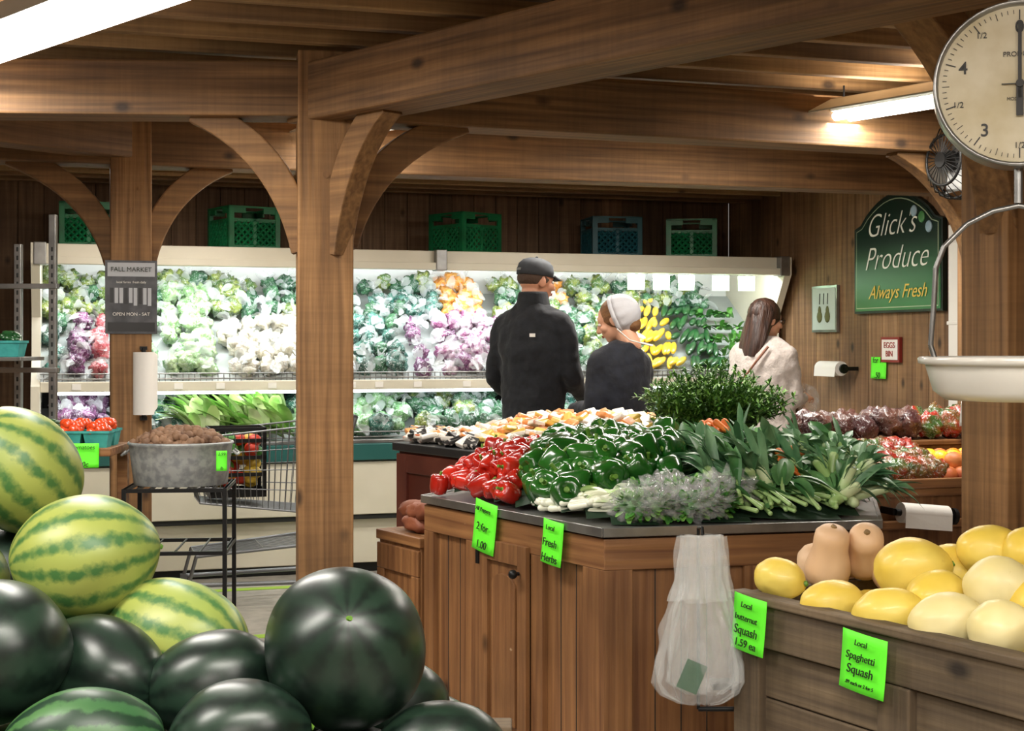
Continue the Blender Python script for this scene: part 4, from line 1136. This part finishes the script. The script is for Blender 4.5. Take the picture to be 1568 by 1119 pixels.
# ------------------------------------------------------------------ people
tex=bpy.data.textures.new('folds','CLOUDS'); tex.noise_scale=.11; tex.noise_depth=2
def fin(o,vox,it=4,disp=0.0):
    md=o.modifiers.new('r','REMESH'); md.mode='VOXEL'; md.voxel_size=vox; md.use_smooth_shade=True
    s=o.modifiers.new('s','SMOOTH'); s.factor=.6; s.iterations=it
    if disp:
        d=o.modifiers.new('d','DISPLACE'); d.texture=tex; d.strength=disp; d.mid_level=.5; d.texture_coords='LOCAL'
def vec(*a): return V(a)
m_skin=mat('skin','#c98d6e',.5,col2='#d39a7c',scale=6,sss=.08)
m_skin2=mat('skin_fair','#d9a283',.5,col2='#e0ad90',scale=6,sss=.08)
m_eye=mat('eye_white','#e8e4df',.2); m_iris=mat('iris','#3a2a1c',.2); m_lip=mat('lips','#b0685c',.4)
def hand(mb,w,d,n,side,k=1.0):
    d=V(d).normalized(); n=V(n); n=(n-d*n.dot(d)).normalized(); s=n.cross(d)*side
    P=lambda x,y,z: V(w)+(d*x+s*y+n*z)*k
    mb.cap([P(-.03,0,0),P(.01,0,0)],[.028*k,.027*k])
    for y in (-.026,-.009,.009,.026): mb.cap([P(.01,y*.7,0),P(.085,y,0)],[.016*k,.0125*k],seg=10)
    for y,L in ((.029,.068),(.010,.076),(-.010,.071),(-.028,.056)):
        a=P(.088,y,0); 
        p1=P(.088+L*.42,y*1.05,-L*.18); p2=P(.088+L*.68,y*1.05,-L*.45); p3=P(.088+L*.75,y*1.03,-L*.75)
        mb.cap([a,p1,p2,p3],[.0098*k,.009*k,.0082*k,.007*k],seg=9)
    mb.cap([P(.015,.026,-.004),P(.048,.048,-.014),P(.078,.050,-.026),P(.098,.044,-.036)],[.014*k,.0125*k,.010*k,.008*k],seg=9)
def head(parent,c,yaw,pitch,sk,hair=None,k=1.0):
    hd=bpy.data.objects.new('head_pivot',None); COL.objects.link(hd); hd.parent=parent; hd.location=c; hd.rotation_euler=(pitch,0,yaw); hd.scale=(k,k,k)
    b=MB()
    b.ball((0,-.008,.022),(.074,.094,.092),0,3); b.ball((0,.028,-.035),(.058,.064,.066),0,3); b.ball((0,.055,-.078),(.03,.03,.026),0,2)
    b.ball((0,.062,.028),(.05,.03,.035),0,2)
    b.cap([(0,.086,.018),(0,.108,-.022)],[.009,.013]); b.ball((0.012,.096,-.026),.009); b.ball((-.012,.096,-.026),.009)
    b.ball((0,.082,-.052),(.022,.014,.010),0,2)
    for s in (-1,1):
        b.ball((s*.074,-.006,-.004),(.010,.021,.031),0,2,R=rot(0,0,-s*.3)); b.ball((s*.042,.062,-.02),(.024,.024,.022),0,2)
    b.cap([(0,-.022,-.05),(0,-.03,-.155)],[.054,.056])
    o=b.obj('face_and_neck',[sk],hd); fin(o,.005,3)
    b=MB()
    for s in (-1,1):
        b.ball((s*.031,.081,.008),(.013,.009,.009),0,2); b.ball((s*.031,.089,.008),(.005,.003,.005),1,2)
        b.box((s*.031,.092,.028),(.028,.005,.004),3,R=rot(0,s*.1,-s*.2))
    b.ball((0,.095,-.051),(.021,.006,.004),2,2); b.ball((0,.094,-.058),(.018,.006,.004),2,2)
    b.obj('features',[m_eye,m_iris,m_lip,hair or m_iris],hd)
    return hd
def body(name,loc,yaw,k,wd,jm,jacket,arms,legm,skirt=None,neckz=1.60,disp=.02,collar=True,shoes=m_black,sk=m_skin):
    root=empty(name,(loc[0],loc[1],0),(0,0,yaw))
    b=MB()
    rg=[(.80,.185,.130),(.88,.19,.135),(.98,.182,.128),(1.08,.180,.124),(1.2,.188,.130),(1.30,.196,.130),(1.38,.198,.126),(1.43,.188,.115),(1.47,.162,.100),(1.505,.126,.086),(1.535,.095,.076),(neckz-.03,.072,.072)]
    b.loft([ell(z*k,0,-.012*(z>1.2),rx*wd,ry*k) for z,rx,ry in rg],0)
    for s in (-1,1):
        b.ball((s*.085*wd,.055*k,1.26*k),(.08,.055,.09),0,2)
        b.cap([(s*.05*wd,-.01,1.50*k),(s*.160*wd,0,1.435*k)],[.055*k,.062*k])
    for (sh,el,wr) in arms:
        md=sh*.5+el*.5
        b.cap([sh,md,el,el*.5+wr*.5,wr],[.064*k,.058*k,.051*k,.047*k,.040*k],0,16)
    o=b.obj(jacket,[jm],root); fin(o,.011,9,disp)
    if collar:
        b=MB(); rr=[ell(z*k,0,-.008,rx,ry) for z,rx,ry in ((1.50,.095*k,.088*k),(neckz,.074*k,.078*k),(neckz+.012,.070*k,.074*k),(neckz-.01,.064*k,.068*k),(1.5,.07*k,.07*k))]
        b.loft(rr,0,True,False); b.obj('collar',[jm],root)
    b=MB()
    if skirt:
        b.loft([ell(z*k,0,0,rx,ry,32) for z,rx,ry in ((.98,.15,.11),(.86,.185,.14),(.6,.21,.17),(.25,.25,.21),(.24,.24,.20))],0); o=b.obj('skirt',[skirt],root); fin(o,.012,3,.03)
        b=MB()
        for s in (-1,1): b.cap([(s*.08,0,.5*k),(s*.08,-.01,.08)],[.05,.035])
        o=b.obj('stockings',[m_black],root); fin(o,.01,2)
    else:
        for s in (-1,1):
            b.cap([(s*.085*k,0,.90*k),(s*.10*k,.02,.50*k),(s*.105*k,-.01,.10*k)],[.095*k,.068*k,.052*k])
        b.ball((0,0,.92*k),(.165*wd,.12*k,.12*k),0,3)
        o=b.obj('trousers',[legm],root); fin(o,.012,4,.015)
    b=MB()
    for s in (-1,1): b.cap([(s*.10,-.05,.045),(s*.105,.06,.045),(s*.11,.14,.04)],[.042,.042,.036])
    o=b.obj('shoes',[shoes],root); fin(o,.01,3)
    return root
# man in black fleece
m_fleece=mat('black_fleece','#101217',.9,col2='#171a20',scale=30,sheen=.08,bump=.2,bscale=60)
m_cap=mat('grey_cap','#3a3d42',.8,col2='#323539',scale=30); m_denim=mat('dark_denim','#1f2836',.8)
aM=[(vec(.168,0,1.43),vec(.222,.0,1.17),vec(.17,.21,1.04)),(vec(-.168,0,1.43),vec(-.225,-.03,1.17),vec(-.195,.19,1.02))]
KM=1.045
man=body('man_in_black_fleece',(.115,7.5),radians(-32),KM,.98,m_fleece,'fleece_jacket',[tuple(p*KM for p in t) for t in aM],m_denim,neckz=1.585,disp=.035)
b=MB(); hand(b,aM[0][2]*KM,(-.15,.6,-.35),(.5,.3,.9),1); hand(b,aM[1][2]*KM,(.2,.6,-.6),(-.5,.3,.8),-1)
o=b.obj('hands',[m_skin],man); fin(o,.0042,2)
hp=head(man,(0,.025,1.722),radians(-28),-.12,m_skin,m_iris)
b=MB()
b.loft([[V((rx*cos(2*pi*k/32),-.012+ry*sin(2*pi*k/32),z)) for k in range(32)] for z,rx,ry in ((.03,.082,.104),(.06,.083,.104),(.09,.077,.096),(.112,.058,.075),(.124,.03,.04),(.127,.002,.002))],0)
vs=[];n=14
for i in range(n+1):
    a=pi*i/n; vs+= [(cos(a)*.078,.06+sin(a)*.03,.04),(cos(a)*.072,.075+sin(a)*.075,.030-.01*abs(cos(a)))]
b.add(vs,[(2*i,2*i+1,2*i+3,2*i+2) for i in range(n)],0,True); b.ball((0,-.012,.128),.008,0,2)
b.box((0,-.114,.055),(.04,.004,.012),1)
b.obj('baseball_cap',[m_cap,m_metal],hp,solid=.003)
b=MB(); b.ball((0,-.016,.015),(.078,.095,.06),0,3); b.obj('short_hair',[mat('short_brown_hair','#4a372a',.8,bump=.5,bscale=90)],hp)
b=MB(); b.box((.085,-.155,1.44),(.032,.003,.018),0,rz=.1); b.obj('jacket_logo',[m_paper],man)

# employee with white head covering
m_navy=mat('navy_cardigan','#10131c',.85,col2='#171b27',scale=25,sheen=.08,bump=.2,bscale=60)
aW=[(vec(-.145,0,1.31),vec(-.190,.0,1.08),vec(-.115,.20,1.07)),(vec(.145,0,1.31),vec(.195,.0,1.08),vec(.15,.19,1.06))]
wm=body('woman_in_head_covering',(.535,7.05),radians(42),.915,.87,m_navy,'cardigan',aW,m_navy,skirt=mat('dark_skirt','#15161c',.85),neckz=1.56,collar=False,sk=m_skin2,disp=.03)
b=MB(); hand(b,aW[0][2],(.1,.8,-.2),(-.5,.1,.9),-1,.9); hand(b,aW[1][2],(-.2,.8,-.1),(.5,.1,.9),1,.9)
o=b.obj('hands',[m_skin2],wm); fin(o,.004,2)
m_hair2=mat('light_brown_hair','#8a6038',.6,col2='#6d4828',scale=3,stretch=(1,1,14),bump=.5,bscale=40)
hp=head(wm,(0,.03,1.51),radians(30),-.38,m_skin2,m_hair2,.94)
b=MB(); b.ball((0,-.022,.028),(.083,.098,.096),0,4,nz=.03,nf=4); b.ball((0,-.08,-.045),(.05,.045,.05),0,3,nz=.1)
b.obj('pinned_hair',[m_hair2],hp)
b=MB(); rings=[]
for i in range(11):
    ph=i/10*radians(88); rr=cos(ph)
    rg=[]
    for k in range(48):
        a=2*pi*k/48; pl=1+.03*sin(12*a)*rr
        rg.append(V((.095*rr*cos(a)*pl,-.03-.118*sin(ph),.022+.108*rr*sin(a)*pl)))
    rings.append(rg)
b.loft(rings,0,True,False)
b.loft([rings[0],[p*1.0+V((0,.022,0)) for p in rings[0]]],0,True,False)
b.obj('white_head_covering',[mat('sheer_white_cloth','#c9c9ce',.7,alpha=.93,bump=.3,bscale=40)],hp,solid=.002)
b=MB()
b.tube([(.085,-.01,-.05),(.07,-.04,-.13),(.03,-.13,-.19),(-.02,-.14,-.20),(-.07,-.05,-.13),(-.085,-.01,-.05)],.0035,0,6)
b.obj('cap_strings',[m_paper],hp)

# woman in cream sweater
m_sweat=mat('cream_sweater','#c9bfb8',.85,col2='#bab0a9',scale=40,bump=.4,bscale=70,sheen=.2)
aX=[(vec(.150,0,1.31),vec(.20,.02,1.08),vec(.13,.22,1.08)),(vec(-.150,0,1.31),vec(-.205,-.02,1.06),vec(-.15,.17,1.02))]
w3=body('woman_in_cream_sweater',(1.45,8.2),radians(-42),.93,1.05,m_sweat,'sweater',aX,mat('blue_jeans','#2c3a52',.8),neckz=1.55,collar=False,sk=m_skin2,disp=.035)
b=MB(); hand(b,aX[0][2],(-.1,.8,.1),(.5,.1,.9),1,.9); hand(b,aX[1][2],(.1,.7,-.4),(-.5,.1,.9),-1,.9)
o=b.obj('hands',[m_skin2],w3); fin(o,.004,2)
m_hair3=mat('dark_brown_hair','#2c1c16',.45,col2='#4a3024',scale=3,stretch=(14,14,.6),bump=.6,bscale=8)
hp=head(w3,(0,.03,1.53),radians(-24),-.15,m_skin2,m_hair3,.96)
b=MB()
b.ball((0,-.022,.034),(.088,.105,.100),0,4,nz=.03,nf=5)
rings=[]
for z,rx,ry,cy in ((.05,.088,.085,-.03),(0,.094,.078,-.045),(-.06,.102,.068,-.06),(-.12,.108,.060,-.07),(-.18,.106,.050,-.085),(-.235,.088,.032,-.095)):
    rings.append([V((rx*(1+.05*sin(7*2*pi*k/40))*cos(2*pi*k/40),cy+ry*(1+.07*sin(9*2*pi*k/40+z*20))*sin(2*pi*k/40),z)) for k in range(40)])
b.loft(rings,0)
b.obj('long_hair',[m_hair3],hp)
b=MB()
for s in (-1,1):
    b.tube([(s*.031+.019*cos(2*pi*k/14),.100,.008+.015*sin(2*pi*k/14)) for k in range(15)],.0016,0,5); b.tube([(s*.05,.10,.01),(s*.078,.07,.01),(s*.08,-.01,.005)],.0018,0,5)
b.tube([(-.012,.102,.01),(.012,.102,.01)],.0016,0,5); b.obj('glasses',[m_black],hp)
b=MB(); b.tube([(.10,-.110,1.38),(.05,-.150,1.30),(-.05,-.155,1.18),(-.14,-.135,1.04),(-.17,-.06,.93)],.007,0,8)
b.box((-.19,.0,.86),(.05,.2,.16),0); b.obj('crossbody_bag',[mat('tan_leather','#8a5a44',.5)],w3)
b=MB(); b.ball((.10,.34,1.06),(.06,.06,.09),0,4,nz=.5,nf=3,seed=4); b.obj('bag_of_produce',[m_film],w3)

# ------------------------------------------------------------------ camera / colour
cam=bpy.data.cameras.new('camera'); co=bpy.data.objects.new('camera',cam); COL.objects.link(co)
cam.lens=50; cam.sensor_width=36; co.location=(0,0,1.4); co.rotation_euler=(pi/2,0,0); cam.shift_y=-.022; cam.clip_start=.05
SC.camera=co
wd=bpy.data.worlds.new('world'); SC.world=wd; wd.use_nodes=True; wd.node_tree.nodes['Background'].inputs[0].default_value=(.6,.55,.5,1); wd.node_tree.nodes['Background'].inputs[1].default_value=.3
SC.view_settings.view_transform='Standard'; SC.view_settings.exposure=0.15
